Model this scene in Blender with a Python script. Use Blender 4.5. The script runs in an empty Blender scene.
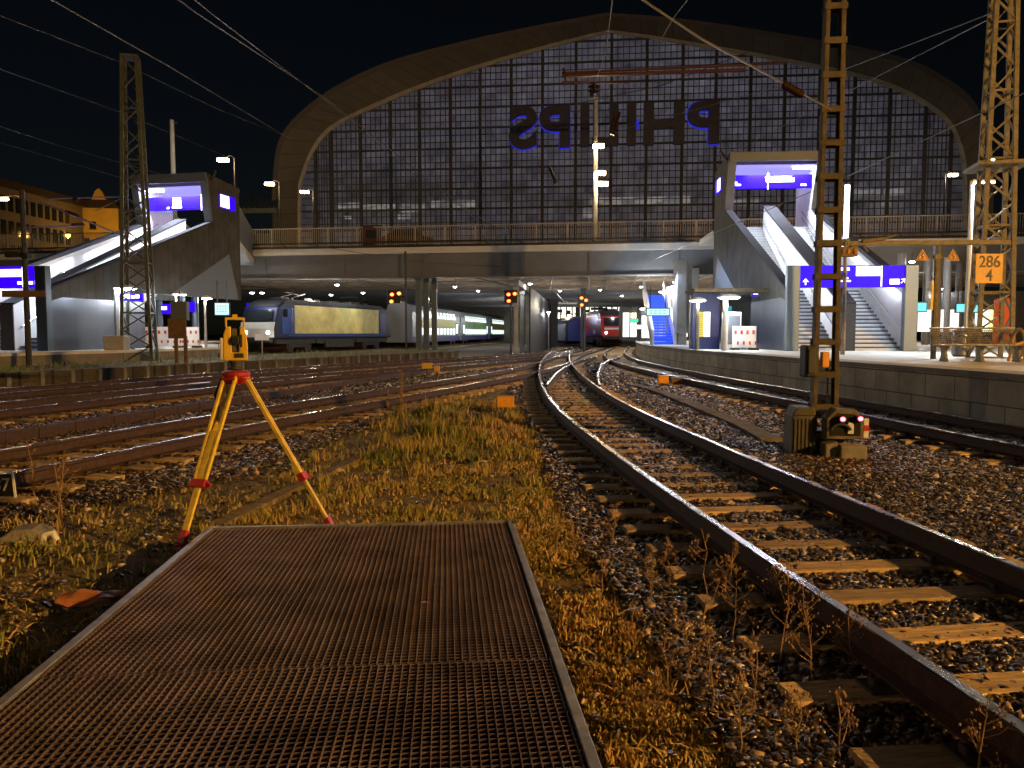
import bpy, math, random
import numpy as np
from mathutils import Vector, Matrix
random.seed(7); rng = np.random.default_rng(11)
PI = math.pi; R = math.radians
sc = bpy.context.scene
COL = sc.collection
# ------------------------------------------------------------------ camera
FPX = 770.0; PITCH = math.atan(51/770.0); CAMZ = 1.47
fw = Vector((0, math.cos(PITCH), -math.sin(PITCH))); upv = Vector((0, math.sin(PITCH), math.cos(PITCH)))
def ray(px, py): return Vector((1,0,0))*((px-512)/FPX) + upv*((384-py)/FPX) + fw
def at(px, py, Y):
    d = ray(px, py); return Vector((0,0,CAMZ)) + d*(Y/d.y)
def gz(px, py, z):
    d = ray(px, py); return Vector((0,0,CAMZ)) + d*((z-CAMZ)/d.z)
cam = bpy.data.objects.new('camera', bpy.data.cameras.new('camera')); COL.objects.link(cam)
cam.location = (0,0,CAMZ); cam.rotation_euler = (PI/2-PITCH, 0, 0)
cam.data.sensor_width = 36; cam.data.lens = 36*FPX/1024; cam.data.clip_end = 2000; cam.data.clip_start = .05
sc.camera = cam
# ------------------------------------------------------------------ materials
def _n(nt, t, **k):
    n = nt.nodes.new(t)
    for a, b in k.items(): setattr(n, a, b)
    return n
def mat(name, col, rough=.6, metal=0, var=.25, scale=6, bump=0, bscale=40, stretch=None, coat=0, attr=None, ramp=None, spec=.5):
    m = bpy.data.materials.new(name); m.use_nodes = True; nt = m.node_tree
    b = nt.nodes['Principled BSDF']; L = nt.links.new
    b.inputs['Roughness'].default_value = rough; b.inputs['Metallic'].default_value = metal
    b.inputs['Specular IOR Level'].default_value = spec
    b.inputs['Coat Weight'].default_value = coat
    tc = _n(nt, 'ShaderNodeTexCoord'); mp = _n(nt, 'ShaderNodeMapping')
    if stretch: mp.inputs['Scale'].default_value = stretch
    L(tc.outputs['Object'], mp.inputs['Vector'])
    if attr:
        a = _n(nt, 'ShaderNodeAttribute', attribute_name=attr); cr = _n(nt, 'ShaderNodeValToRGB')
        e = cr.color_ramp.elements
        while len(e) < len(ramp): e.new(.5)
        for i, (p, c) in enumerate(ramp): e[i].position = p; e[i].color = (*c, 1)
        L(a.outputs['Fac'], cr.inputs['Fac']); L(cr.outputs['Color'], b.inputs['Base Color'])
    elif var:
        nz = _n(nt, 'ShaderNodeTexNoise'); nz.inputs['Scale'].default_value = scale; nz.inputs['Detail'].default_value = 6
        nz.inputs['Roughness'].default_value = .65
        L(mp.outputs['Vector'], nz.inputs['Vector'])
        cr = _n(nt, 'ShaderNodeValToRGB')
        cr.color_ramp.elements[0].position = .3; cr.color_ramp.elements[1].position = .7
        cr.color_ramp.elements[0].color = (*[max(0, c*(1-var)) for c in col], 1)
        cr.color_ramp.elements[1].color = (*[min(1, c*(1+var)) for c in col], 1)
        L(nz.outputs['Fac'], cr.inputs['Fac']); L(cr.outputs['Color'], b.inputs['Base Color'])
        mr = _n(nt, 'ShaderNodeMapRange'); mr.inputs['To Min'].default_value = max(.03, rough-.12); mr.inputs['To Max'].default_value = min(1, rough+.12)
        L(nz.outputs['Fac'], mr.inputs['Value']); L(mr.outputs['Result'], b.inputs['Roughness'])
    else: b.inputs['Base Color'].default_value = (*col, 1)
    if bump:
        n2 = _n(nt, 'ShaderNodeTexNoise'); n2.inputs['Scale'].default_value = bscale; n2.inputs['Detail'].default_value = 5
        L(mp.outputs['Vector'], n2.inputs['Vector'])
        bp = _n(nt, 'ShaderNodeBump'); bp.inputs['Strength'].default_value = bump; bp.inputs['Distance'].default_value = .02
        L(n2.outputs['Fac'], bp.inputs['Height']); L(bp.outputs['Normal'], b.inputs['Normal'])
    return m
def emis(name, col, s, mixcol=None):
    m = bpy.data.materials.new(name); m.use_nodes = True; b = m.node_tree.nodes['Principled BSDF']
    b.inputs['Base Color'].default_value = (*(mixcol or col), 1); b.inputs['Emission Color'].default_value = (*col, 1)
    b.inputs['Emission Strength'].default_value = s; b.inputs['Roughness'].default_value = .5; b.inputs['Specular IOR Level'].default_value = .1
    if not mixcol and max(col)-min(col)>.3: b.inputs['Base Color'].default_value = (*[c*.15 for c in col],1)
    return m
def emis_noise(name, c1, c2, s, scale, stretch=(1,1,1)):
    m = emis(name, c1, s); nt = m.node_tree; b = nt.nodes['Principled BSDF']
    tc = _n(nt,'ShaderNodeTexCoord'); mp = _n(nt,'ShaderNodeMapping'); mp.inputs['Scale'].default_value = stretch
    nz = _n(nt,'ShaderNodeTexNoise'); nz.inputs['Scale'].default_value = scale; nz.inputs['Detail'].default_value = 4
    cr = _n(nt,'ShaderNodeValToRGB'); cr.color_ramp.elements[0].position=.4; cr.color_ramp.elements[1].position=.6
    cr.color_ramp.elements[0].color=(*c1,1); cr.color_ramp.elements[1].color=(*c2,1)
    L = nt.links.new
    L(tc.outputs['Object'], mp.inputs['Vector']); L(mp.outputs['Vector'], nz.inputs['Vector']); L(nz.outputs['Fac'], cr.inputs['Fac']); L(cr.outputs['Color'], b.inputs['Emission Color'])
    b.inputs['Base Color'].default_value=(.05,.05,.05,1)
    return m
def panel_mat(name, col, rough, metal, w, axis_scale, dark=.45, var=.2, rowh=50.0):
    """cladding with seams: brick pattern on UVs (metres)"""
    m = mat(name, col, rough, metal, var, 1.2, .0)
    nt = m.node_tree; b = nt.nodes['Principled BSDF']; L = nt.links.new
    uv = _n(nt, 'ShaderNodeUVMap'); br = _n(nt, 'ShaderNodeTexBrick')
    br.inputs['Scale'].default_value = 1; br.inputs['Brick Width'].default_value = w; br.inputs['Row Height'].default_value = rowh
    br.inputs['Mortar Size'].default_value = axis_scale; br.inputs['Mortar Smooth'].default_value = .1
    br.offset = .5 if rowh < 5 else 0
    br.inputs['Color1'].default_value = (.8,.8,.8,1); br.inputs['Color2'].default_value = (1,1,1,1); br.inputs['Mortar'].default_value = (dark,dark,dark,1)
    mx = _n(nt, 'ShaderNodeMix', data_type='RGBA', blend_type='MULTIPLY'); mx.inputs[0].default_value = 1
    src = b.inputs['Base Color'].links[0].from_socket
    L(uv.outputs['UV'], br.inputs['Vector']); L(src, mx.inputs[6]); L(br.outputs['Color'], mx.inputs[7]); L(mx.outputs[2], b.inputs['Base Color'])
    bp = _n(nt, 'ShaderNodeBump'); bp.inputs['Strength'].default_value = .6; bp.inputs['Distance'].default_value = .02; bp.invert = True
    L(br.outputs['Fac'], bp.inputs['Height']); L(bp.outputs['Normal'], b.inputs['Normal'])
    return m
M = {}
M['rust'] = mat('rusty rail steel', (.075,.04,.025), .7, .3, .4, 14, .4, 60)
M['railtop'] = mat('polished rail head', (.62,.55,.47), .27, 1, .15, 2, 0, 30, (1,1,1))
M['wood'] = mat('weathered sleeper timber', (.56,.38,.19), .85, 0, .5, 5, .9, 22, (1,6,1))
_nt=M['wood'].node_tree; _b=_nt.nodes['Principled BSDF']; _oi=_n(_nt,'ShaderNodeObjectInfo'); _m=_n(_nt,'ShaderNodeMapRange'); _m.inputs['To Min'].default_value=.55; _m.inputs['To Max'].default_value=1.15; _mx=_n(_nt,'ShaderNodeMix',data_type='RGBA',blend_type='MULTIPLY'); _mx.inputs[0].default_value=1
_src=_b.inputs['Base Color'].links[0].from_socket; _nt.links.new(_oi.outputs['Random'],_m.inputs['Value']); _nt.links.new(_src,_mx.inputs[6]); _nt.links.new(_m.outputs['Result'],_mx.inputs[7]); _nt.links.new(_mx.outputs[2],_b.inputs['Base Color'])
M['plate'] = mat('rusty base plate', (.06,.045,.035), .7, .3)
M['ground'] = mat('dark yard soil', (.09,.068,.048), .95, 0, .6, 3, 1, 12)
M['dirt'] = mat('path soil', (.13,.10,.06), .95, 0, .5, 2.5, 1, 10)
M['stone'] = mat('crushed stone', (.2,.18,.16), .33, 0, attr='rnd', spec=.7, ramp=[(0,(.014,.009,.007)),(.5,(.055,.034,.022)),(.82,(.17,.115,.072)),(1,(.62,.46,.32))])
M['grass'] = mat('dry autumn grass', (.2,.2,.05), .7, 0, attr='rnd', ramp=[(0,(.10,.13,.02)),(.3,(.22,.24,.04)),(.6,(.36,.27,.07)),(1,(.55,.34,.14))])
M['grassgreen'] = mat('platform weeds', (.2,.2,.05), .7, 0, attr='rnd', ramp=[(0,(.09,.15,.03)),(.5,(.2,.28,.07)),(1,(.36,.36,.15))])
M['dryweed'] = mat('dead weed stalk', (.34,.21,.10), .85, 0, .3, 30)
M['galv'] = mat('galvanised steel', (.36,.34,.33), .45, .7, .35, 9)
M['grate'] = mat('worn grating steel', (.175,.125,.125), .5, .4, .5, 3)
M['black'] = mat('black rubber', (.012,.012,.012), .6, 0, .2)
M['conc'] = mat('old concrete', (.22,.20,.17), .88, 0, .35, 2.2, .5, 30)
M['conclight'] = mat('pale concrete', (.36,.35,.32), .85, 0, .22, 1.2, .3, 25)
M['cream'] = mat('cream painted fascia', (.62,.63,.60), .6, 0, .12, .8)
M['girder'] = mat('painted bridge girder', (.15,.157,.165), .7, .1, .25, .35)
M['darksteel'] = mat('dark painted steel', (.05,.05,.05), .6, .3, .3, 4)
M['beam'] = mat('brown painted ceiling steel', (.24,.19,.145), .7, .1, .35, .8)
M['maststeel'] = mat('mast paint grey', (.15,.125,.075), .65, .2, .45, 7)
M['mastgreen'] = mat('mast paint green grey', (.075,.085,.065), .6, .2, .3, 5)
M['platform'] = mat('platform paving', (.68,.65,.58), .6, 0, .15, 1.5)
M['wallblock'] = panel_mat('platform wall blocks', (.68,.64,.52), .9, 0, .95, .012, .25, .3, .47)
M['oldwall'] = panel_mat('old ramp wall', (.20,.18,.14), .9, 0, 1.0, .05, .3, .4, .8)
M['clad'] = panel_mat('grey metal cladding', (.085,.085,.08), .5, .2, .5, .014, .4, .3)
M['cladlight'] = mat('light cladding', (.13,.15,.175), .5, .3, .08, 2)
M['steelblue'] = panel_mat('brushed steel panels', (.16,.175,.205), .33, .85, 1.25, .006, .5, .1)
M['lining'] = mat('white glass lining', (.82,.83,.84), .3, 0, .06, 1.5)
M['graycol'] = mat('grey portal column', (.13,.165,.19), .45, .5, .08, 2)
M['step'] = mat('granite step', (.50,.52,.53), .6, 0, .15, 6)
M['capdark'] = mat('dark wall cap', (.045,.048,.055), .4, .3, .1)
M['mastbrown'] = mat('brown mast paint', (.085,.064,.036), .65, .2, .5, 7)
M['roundcol'] = mat('round column paint', (.16,.165,.165), .6, 0, .2, 2)
M['railpaint'] = mat('pale bridge railing paint', (.42,.38,.30), .6, 0, .2)
M['nosing'] = mat('dark step nosing', (.03,.03,.035), .6)
M['chrome'] = mat('stainless tube', (.6,.6,.6), .25, 1, .05)
M['blue'] = emis('blue sign face', (.04,.0,1), 1.0, (.005,.0,.15))
M['white_sign'] = emis('backlit white sign face', (.9,.85,1), 2.4)
M['cyan'] = emis('train display', (.12,.75,.85), 1.4)
M['screen'] = emis('pale display', (.55,.9,.9), 1.3)
M['lamp_warm'] = emis('warm lamp glass', (1,.72,.38), 60)
M['lamp_white'] = emis('white lamp glass', (.85,.92,1), 45)
M['lamp_strip'] = emis('led strip', (.9,.95,1), 14)
M['red_lamp'] = emis('red lamp', (1,.06,.10), 16)
M['orange_lamp'] = emis('orange signal lamp', (1,.13,.025), 9)
M['yellow'] = mat('instrument yellow', (.62,.40,.03), .4, 0, .15, 12, coat=.2)
M['tripodyellow'] = mat('tripod yellow paint', (.70,.50,.06), .45, 0, .25, 14)
M['red'] = mat('tripod red plastic', (.38,.02,.02), .4, 0, .2, 12)
M['whiteplastic'] = mat('off white plastic', (.6,.58,.54), .45, 0, .1)
M['orangepaint'] = mat('orange painted box', (.75,.33,.03), .55, 0, .15, 10)
M['signorange'] = mat('yellow orange enamel', (.62,.33,.05), .5, 0, .08, 8)
M['blackpaint'] = mat('black paint', (.004,.004,.004), .5)
M['brownbox'] = mat('brown cabinet', (.16,.09,.05), .7, 0, .3)
M['greenbox'] = mat('dull green cabinet', (.085,.078,.05), .6, .2, .25, 6)
M['carred'] = mat('dull dark red paint', (.07,.016,.013), .5, 0, .1)
M['redwhite'] = mat('barrier red', (.55,.06,.06), .5)
M['whitepaint'] = mat('white paint', (.75,.75,.72), .5, 0, .08)
M['redpaint'] = mat('red locomotive paint', (.55,.025,.02), .35, 0, .12, 1, coat=.3)
M['bluepaint'] = mat('dark blue locomotive paint', (.010,.016,.085), .5, 0, .2, 1)
M['cabblue'] = mat('bright blue cab', (.02,.09,.5), .4, 0, .2, 2)
M['yellowpanel'] = mat('yellow locomotive panel', (.74,.66,.24), .5, 0, .3, .7)
M['roofdark'] = mat('train roof', (.05,.05,.055), .6, 0, .3, 1)
M['coach'] = mat('coach grey paint', (.42,.45,.48), .4, 0, .12, .6)
M['coachyellow'] = mat('coach yellow band', (.6,.55,.12), .45, 0, .1, .6)
M['coachgreen'] = mat('coach green advert', (.25,.5,.15), .45, 0, .5, .9)
M['coachblue'] = mat('coach blue skirt', (.04,.05,.22), .45, 0, .15, .6)
M['winlit'] = emis('lit train window', (.85,1,.95), 1.5)
M['glassdark'] = mat('dark glass', (.02,.025,.03), .08, 0, .1)
M['bluestair'] = emis('blue lit escalator', (.02,.09,.75), .55, (.05,.1,.6))
M['facade'] = mat('pale office facade', (.2,.155,.125), .8, 0, .15, .2)
M['yellowhouse'] = mat('yellow house wall', (.8,.5,.10), .8, 0, .15, .4)
M['roofbrown'] = mat('tile roof', (.05,.03,.022), .8)
M['archband'] = panel_mat('arch soffit panels', (.115,.108,.10), .75, .1, 1.6, .05, .55, .15)
M['hallframe'] = mat('hall mullion paint', (.06,.055,.048), .7, .2, .2, 1)
M['hallroof'] = mat('hall roof inside', (.10,.09,.09), .8, 0, .2, .3)
M['hallwin'] = emis_noise('hall gallery windows', (.25,.3,.28), (.95,.88,.66), .6, .6, (1,1,3))
M['concourse'] = emis_noise('concourse lit panes', (1,.86,.6), (1,1,.98), 2.2, 1.3)
M['blueglow'] = emis('blue letter glow', (.05,.05,1), .45)
M['letter'] = mat('letter box steel', (.05,.05,.09), .5)
M['posteryellow'] = emis('yellow timetable', (.95,.75,.12), .9)
M['posterwhite'] = emis('white timetable', (.9,.9,.85), .9)
M['green'] = emis('green exit light', (.05,.8,.35), 2)
M['orangecloth'] = mat('orange plastic scrap', (.30,.11,.045), .55, 0, .35, 9)
M['wire'] = mat('contact wire', (.17,.16,.15), .45, .6, .1)
M['insul'] = mat('brown insulator', (.035,.018,.013), .3)
for k_ in ('clad','capdark'):
    _b=M[k_].node_tree.nodes['Principled BSDF']; _b.inputs['Specular IOR Level'].default_value=.2
    for l_ in list(_b.inputs['Roughness'].links): M[k_].node_tree.links.remove(l_)
    _b.inputs['Roughness'].default_value=.75; _b.inputs['Metallic'].default_value=0
# hall glazing: dusty pane, part see-through
m = bpy.data.materials.new('dusty hall glass'); m.use_nodes = True; nt = m.node_tree; L = nt.links.new
for n in list(nt.nodes): nt.nodes.remove(n)
out = _n(nt,'ShaderNodeOutputMaterial'); mx = _n(nt,'ShaderNodeMixShader'); tr = _n(nt,'ShaderNodeBsdfTransparent'); pb = _n(nt,'ShaderNodeBsdfPrincipled'); tl=_n(nt,'ShaderNodeBsdfTranslucent'); m2=_n(nt,'ShaderNodeMixShader')
tr.inputs[0].default_value=(.62,.60,.68,1); pb.inputs['Base Color'].default_value=(.2,.19,.22,1); pb.inputs['Roughness'].default_value=.3
tl.inputs[0].default_value=(.5,.47,.58,1)
_tc=_n(nt,'ShaderNodeTexCoord'); _sn=_n(nt,'ShaderNodeVectorMath',operation='SNAP'); _sn.inputs[1].default_value=(.62,50,.707); _wn=_n(nt,'ShaderNodeTexWhiteNoise'); _cr=_n(nt,'ShaderNodeValToRGB')
_cr.color_ramp.elements[0].color=(.42,.41,.46,1); _cr.color_ramp.elements[1].color=(.78,.76,.84,1)
L(_tc.outputs['Object'],_sn.inputs[0]); L(_sn.outputs[0],_wn.inputs['Vector']); L(_wn.outputs['Value'],_cr.inputs['Fac']); L(_cr.outputs['Color'],tl.inputs[0])
tc=_n(nt,'ShaderNodeTexCoord'); nz=_n(nt,'ShaderNodeTexNoise'); nz.inputs['Scale'].default_value=.5; nz.inputs['Detail'].default_value=5
mr=_n(nt,'ShaderNodeMapRange'); mr.inputs['From Min'].default_value=.3; mr.inputs['From Max'].default_value=.7; mr.inputs['To Min'].default_value=.35; mr.inputs['To Max'].default_value=.75
L(tc.outputs['Object'],nz.inputs['Vector']); L(nz.outputs['Fac'],mr.inputs['Value']); L(mr.outputs['Result'],mx.inputs[0])
m2.inputs[0].default_value=.6; L(pb.outputs[0],m2.inputs[1]); L(tl.outputs[0],m2.inputs[2])
L(tr.outputs[0],mx.inputs[1]); L(m2.outputs[0],mx.inputs[2]); L(mx.outputs[0],out.inputs[0]); M['hallglass']=m
m = bpy.data.materials.new('clear tinted glass'); m.use_nodes=True; nt=m.node_tree; L=nt.links.new
for n in list(nt.nodes): nt.nodes.remove(n)
out=_n(nt,'ShaderNodeOutputMaterial'); mx=_n(nt,'ShaderNodeMixShader'); tr=_n(nt,'ShaderNodeBsdfTransparent'); gl=_n(nt,'ShaderNodeBsdfGlossy')
tr.inputs[0].default_value=(.7,.75,.78,1); gl.inputs['Roughness'].default_value=.1; mx.inputs[0].default_value=.2
L(tr.outputs[0],mx.inputs[1]); L(gl.outputs[0],mx.inputs[2]); L(mx.outputs[0],out.inputs[0]); M['clear']=m

# ------------------------------------------------------------------ mesh builder
class MB:
    def __init__(s): s.v=[]; s.f=[]; s.mi=[]; s.uv={}
    def add(s, vs, fs, mi=0):
        o=len(s.v); s.v += [tuple(v) for v in vs]; s.f += [tuple(i+o for i in f) for f in fs]; s.mi += [mi]*len(fs); return s
    def box(s, c, d, rz=0, mi=0, mtx=None):
        x,y,z=d[0]/2,d[1]/2,d[2]/2
        vs=[Vector((a*x,b*y,e*z)) for e in(-1,1) for a,b in((-1,-1),(1,-1),(1,1),(-1,1))]
        if rz: Rm=Matrix.Rotation(rz,3,'Z'); vs=[Rm@v for v in vs]
        if mtx: vs=[mtx@v for v in vs]
        c=Vector(c); vs=[v+c for v in vs]
        return s.add(vs,[(3,2,1,0),(4,5,6,7),(0,1,5,4),(1,2,6,5),(2,3,7,6),(3,0,4,7)],mi)
    def bar(s, p, q, w, h=None, mi=0):
        """rectangular bar p->q"""
        p=Vector(p);q=Vector(q);d=(q-p); h=h or w
        if d.length<1e-6: return s
        d.normalize(); up=Vector((0,0,1)) if abs(d.z)<.95 else Vector((0,1,0))
        a=d.cross(up).normalized()*w/2; b=a.cross(d).normalized()*h/2
        vs=[p-a-b,p+a-b,p+a+b,p-a+b,q-a-b,q+a-b,q+a+b,q-a+b]
        return s.add(vs,[(0,1,2,3),(7,6,5,4),(0,4,5,1),(1,5,6,2),(2,6,7,3),(3,7,4,0)],mi)
    def tube(s, pts, r, n=6, mi=0, cap=True):
        pts=[Vector(p) for p in pts]; rs = r if isinstance(r,(list,tuple)) else [r]*len(pts)
        o=len(s.v); prev=None
        for i,p in enumerate(pts):
            d=(pts[min(i+1,len(pts)-1)]-pts[max(i-1,0)]).normalized()
            if prev is None:
                up=Vector((0,0,1)) if abs(d.z)<.9 else Vector((1,0,0)); a=d.cross(up).normalized()
            else: a=(prev-d*prev.dot(d)).normalized()
            prev=a; b=d.cross(a)
            for k in range(n):
                t=2*PI*k/n; s.v.append(tuple(p+(a*math.cos(t)+b*math.sin(t))*rs[i]))
        for i in range(len(pts)-1):
            for k in range(n):
                k2=(k+1)%n; s.f.append((o+i*n+k,o+i*n+k2,o+(i+1)*n+k2,o+(i+1)*n+k)); s.mi.append(mi)
        if cap:
            s.f.append(tuple(o+k for k in range(n))[::-1]); s.f.append(tuple(o+(len(pts)-1)*n+k for k in range(n))); s.mi+= [mi,mi]
        return s
    def lathe(s, c, prof, n=16, mi=0):
        c=Vector(c); o=len(s.v)
        for r,z in prof:
            for k in range(n):
                t=2*PI*k/n; s.v.append((c.x+r*math.cos(t),c.y+r*math.sin(t),c.z+z))
        for i in range(len(prof)-1):
            for k in range(n):
                k2=(k+1)%n; s.f.append((o+i*n+k,o+i*n+k2,o+(i+1)*n+k2,o+(i+1)*n+k)); s.mi.append(mi)
        s.f.append(tuple(o+k for k in range(n))[::-1]); s.f.append(tuple(o+(len(prof)-1)*n+k for k in range(n))); s.mi+=[mi,mi]
        return s
    def prism(s, poly, a, b, axis='x', mi=0):
        """poly of 2D pts extruded from a to b. axis x: poly=(y,z); y: (x,z); z: (x,y)"""
        def P(p,t): return {'x':(t,p[0],p[1]),'y':(p[0],t,p[1]),'z':(p[0],p[1],t)}[axis]
        n=len(poly); vs=[P(p,a) for p in poly]+[P(p,b) for p in poly]
        fs=[tuple(range(n))[::-1],tuple(range(n,2*n))]+[(i,(i+1)%n,n+(i+1)%n,n+i) for i in range(n)]
        return s.add(vs,fs,mi)
    def quad(s,a,b,c,d,mi=0): return s.add([a,b,c,d],[(0,1,2,3)],mi)
    def build(s, name, mats, parent=None, bevel=0, smooth=False, uvmode=None, loc=None):
        me=bpy.data.meshes.new(name); me.from_pydata(s.v,[],s.f)
        if not isinstance(mats,(list,tuple)): mats=[mats]
        for mm in mats: me.materials.append(M[mm] if isinstance(mm,str) else mm)
        me.polygons.foreach_set('material_index', s.mi)
        import bmesh
        b=bmesh.new(); b.from_mesh(me); bmesh.ops.recalc_face_normals(b, faces=b.faces)
        if uvmode:
            ul=b.loops.layers.uv.new('UVMap')
            for f in b.faces:
                for l in f.loops:
                    c=l.vert.co
                    n=f.normal
                    if abs(n.z)>.8: l[ul].uv=(c.x,c.y)
                    elif uvmode=='yz' or (uvmode=='auto' and abs(n.x)>abs(n.y)): l[ul].uv=(c.y,c.z)
                    else: l[ul].uv=(c.x,c.z)
        b.to_mesh(me); b.free()
        if smooth:
            me.polygons.foreach_set('use_smooth',[True]*len(me.polygons))
        o=bpy.data.objects.new(name,me); COL.objects.link(o)
        if parent: o.parent=parent
        if loc is not None: o.location=loc
        if bevel:
            md=o.modifiers.new('bevel','BEVEL'); md.width=bevel; md.segments=2; md.limit_method='ANGLE'
        if smooth:
            md=o.modifiers.new('wn','WEIGHTED_NORMAL'); md.keep_sharp=True
            try: me.set_sharp_from_angle(angle=R(40))
            except Exception: pass
        return o
def thing(name, label, cat, loc=(0,0,0), rz=0, group=None):
    o=bpy.data.objects.new(name,None); COL.objects.link(o); o.empty_display_size=.2
    o.location=loc; o.rotation_euler=(0,0,rz); o['label']=label; o['category']=cat
    if group: o['group']=group
    return o
def tag(o,label,cat,group=None,kind=None):
    if label: o['label']=label
    if cat: o['category']=cat
    if group: o['group']=group
    if kind: o['kind']=kind
    return o
def struct(o): o['kind']='structure'; return o
def dup(root, loc, rz=None, label=None, parent=None):
    c=root.copy(); COL.objects.link(c)
    if parent is None:
        c.location=loc
        if rz is not None: c.rotation_euler=(0,0,rz)
        if label: c['label']=label
    else: c.parent=parent
    for ch in [x for x in root.children]: dup(ch,None,parent=c)
    return c
def light(kind,loc,power,col=(1,1,1),size=.1,rot=None,**k):
    l=bpy.data.lights.new('lamp_or_fill_light',kind); l.energy=power; l.color=col
    if kind=='AREA':
        l.size=size
    elif kind!='SUN': l.shadow_soft_size=size
    for a,b in k.items(): setattr(l,a,b)
    o=bpy.data.objects.new('lamp_or_fill_light',l); COL.objects.link(o); o.location=loc
    if rot is not None: o.rotation_euler=rot
    return o
def aim(o,target):
    d=Vector(target)-o.location; o.rotation_euler=d.to_track_quat('-Z','Y').to_euler(); return o
def text_mesh(txt, size, depth, bold=0, align='CENTER'):
    c=bpy.data.curves.new('t','FONT'); c.body=txt; c.size=size; c.extrude=depth; c.offset=bold; c.align_x=align; c.align_y='CENTER'
    o=bpy.data.objects.new('t',c); COL.objects.link(o); bpy.context.view_layer.update()
    me=bpy.data.meshes.new_from_object(o.evaluated_get(bpy.context.evaluated_depsgraph_get()))
    bpy.data.objects.remove(o); return me
def text_obj(name,txt,size,depth,matn,parent,loc,rot=(PI/2,0,0),bold=0,scale=(1,1,1)):
    me=text_mesh(txt,size,depth,bold); me.materials.clear(); me.materials.append(M[matn])
    o=bpy.data.objects.new(name,me); COL.objects.link(o); o.parent=parent; o.location=loc; o.rotation_euler=rot; o.scale=scale; return o
# ------------------------------------------------------------------ world
w=bpy.data.worlds.new('World'); sc.world=w; w.use_nodes=True; nt=w.node_tree
bg=nt.nodes['Background']; sky=_n(nt,'ShaderNodeTexSky'); sky.sky_type='NISHITA'; sky.sun_disc=False
sky.sun_elevation=R(24); sky.sun_rotation=R(150); nt.links.new(sky.outputs[0],bg.inputs[0]); bg.inputs[1].default_value=.0008
su=light('SUN',(30,-30,40),.006,(.8,.86,1)); su.data.angle=R(.5); su.name='fill_sun'  # weak bluish sun added as ambient fill
su.rotation_euler=Vector((-math.sin(R(150))*math.cos(R(24)),-math.cos(R(150))*math.cos(R(24)),-math.sin(R(24)))).to_track_quat('-Z','Y').to_euler()
# ------------------------------------------------------------------ ground
GZ=-.27
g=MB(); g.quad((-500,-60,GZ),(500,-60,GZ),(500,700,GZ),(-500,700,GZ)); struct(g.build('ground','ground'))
# ------------------------------------------------------------------ tracks
def catmull(pts, step=.5):
    P=[Vector((*p,0)) for p in pts]; P=[P[0]*2-P[1]]+P+[P[-1]*2-P[-2]]; out=[]
    for i in range(1,len(P)-2):
        a,b,c,d=P[i-1:i+3]; n=max(2,int((c-b).length/step))
        for k in range(n):
            t=k/n; out.append(.5*((2*b)+(c-a)*t+(2*a-5*b+4*c-d)*t*t+(-a+3*b-3*c+d)*t**3))
    out.append(P[-2]); return out
def offset(path, d, z=0):
    r=[]
    for i,p in enumerate(path):
        t=(path[min(i+1,len(path)-1)]-path[max(i-1,0)]).normalized(); r.append(Vector((p.x+t.y*d,p.y-t.x*d,z)))
    return r
RP=[(-.075,-.172),(.075,-.172),(.075,-.160),(.012,-.142),(.010,-.050),(.036,-.036),(.036,-.006),(.028,0),(-.028,0),(-.036,-.006),(-.036,-.036),(-.010,-.050),(-.012,-.142),(-.075,-.160)]
def rail(path, off, parent, dz=0):
    mb=MB(); n=len(RP); m=len(path)
    for i,p in enumerate(path):
        t=(path[min(i+1,m-1)]-path[max(i-1,0)]).normalized(); nx,ny=t.y,-t.x
        for a,z in RP: mb.v.append((p.x+nx*(off+a),p.y+ny*(off+a),z+dz))
    for i in range(m-1):
        for k in range(n):
            k2=(k+1)%n; mb.f.append((i*n+k,i*n+k2,(i+1)*n+k2,(i+1)*n+k)); mb.mi.append(1 if k in(6,7,8) else 0)
    mb.f.append(tuple(range(n))); mb.f.append(tuple((m-1)*n+k for k in range(n))); mb.mi+=[0,0]
    return mb.build('rail',['rust','railtop'],parent)
def sleeper_mb():
    mb=MB(); mb.box((0,0,-.245),(2.6,.205,.14))
    for s in(-.755,.755):
        mb.box((s,0,-.170),(.34,.16,.016),mi=1)
        for q in(-.115,.115): mb.box((s+q,0,-.15),(.04,.05,.04),mi=1)
    return mb
smesh=None
def track(label, pts, indiv=0, ymin=-5, step=.6, stuff=True, dz=0):
    global smesh
    t=thing('railway_track',label,'railway track',group='railway tracks')
    path=catmull(pts); rail(path,-.755,t,dz); rail(path,.755,t,dz)
    acc=0; pos=[]; last=path[0]
    for i in range(1,len(path)):
        seg=path[i]-path[i-1]; L0=seg.length
        while acc<=L0: pos.append((path[i-1]+seg*(acc/L0),math.atan2(seg.y,seg.x)-PI/2)); acc+=step
        acc-=L0
    vis=[p for p in pos if p[0].y>1.2 and abs(p[0].x)<p[0].y*.72+2.2]
    vis.sort(key=lambda p:p[0].length)
    for k,(p,a) in enumerate(vis[:indiv]):
        a+=random.uniform(-.018,.018)
        if smesh is None: o=sleeper_mb().build('sleeper',['wood','plate'],t,bevel=.012); smesh=o
        else: o=smesh.copy(); COL.objects.link(o); o.parent=t
        o.location=(p.x+random.uniform(-.03,.03),p.y,dz-.006+random.uniform(-.008,.006)); o.rotation_euler=(0,0,a)
    rest=vis[indiv:]
    if rest and stuff:
        mb=MB()
        for p,a in rest: mb.box((p.x,p.y,-.245+dz),(2.6,.25,.14),rz=a)
        o=mb.build('sleeper_row','wood',t); o['kind']='stuff'
    return path
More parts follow.
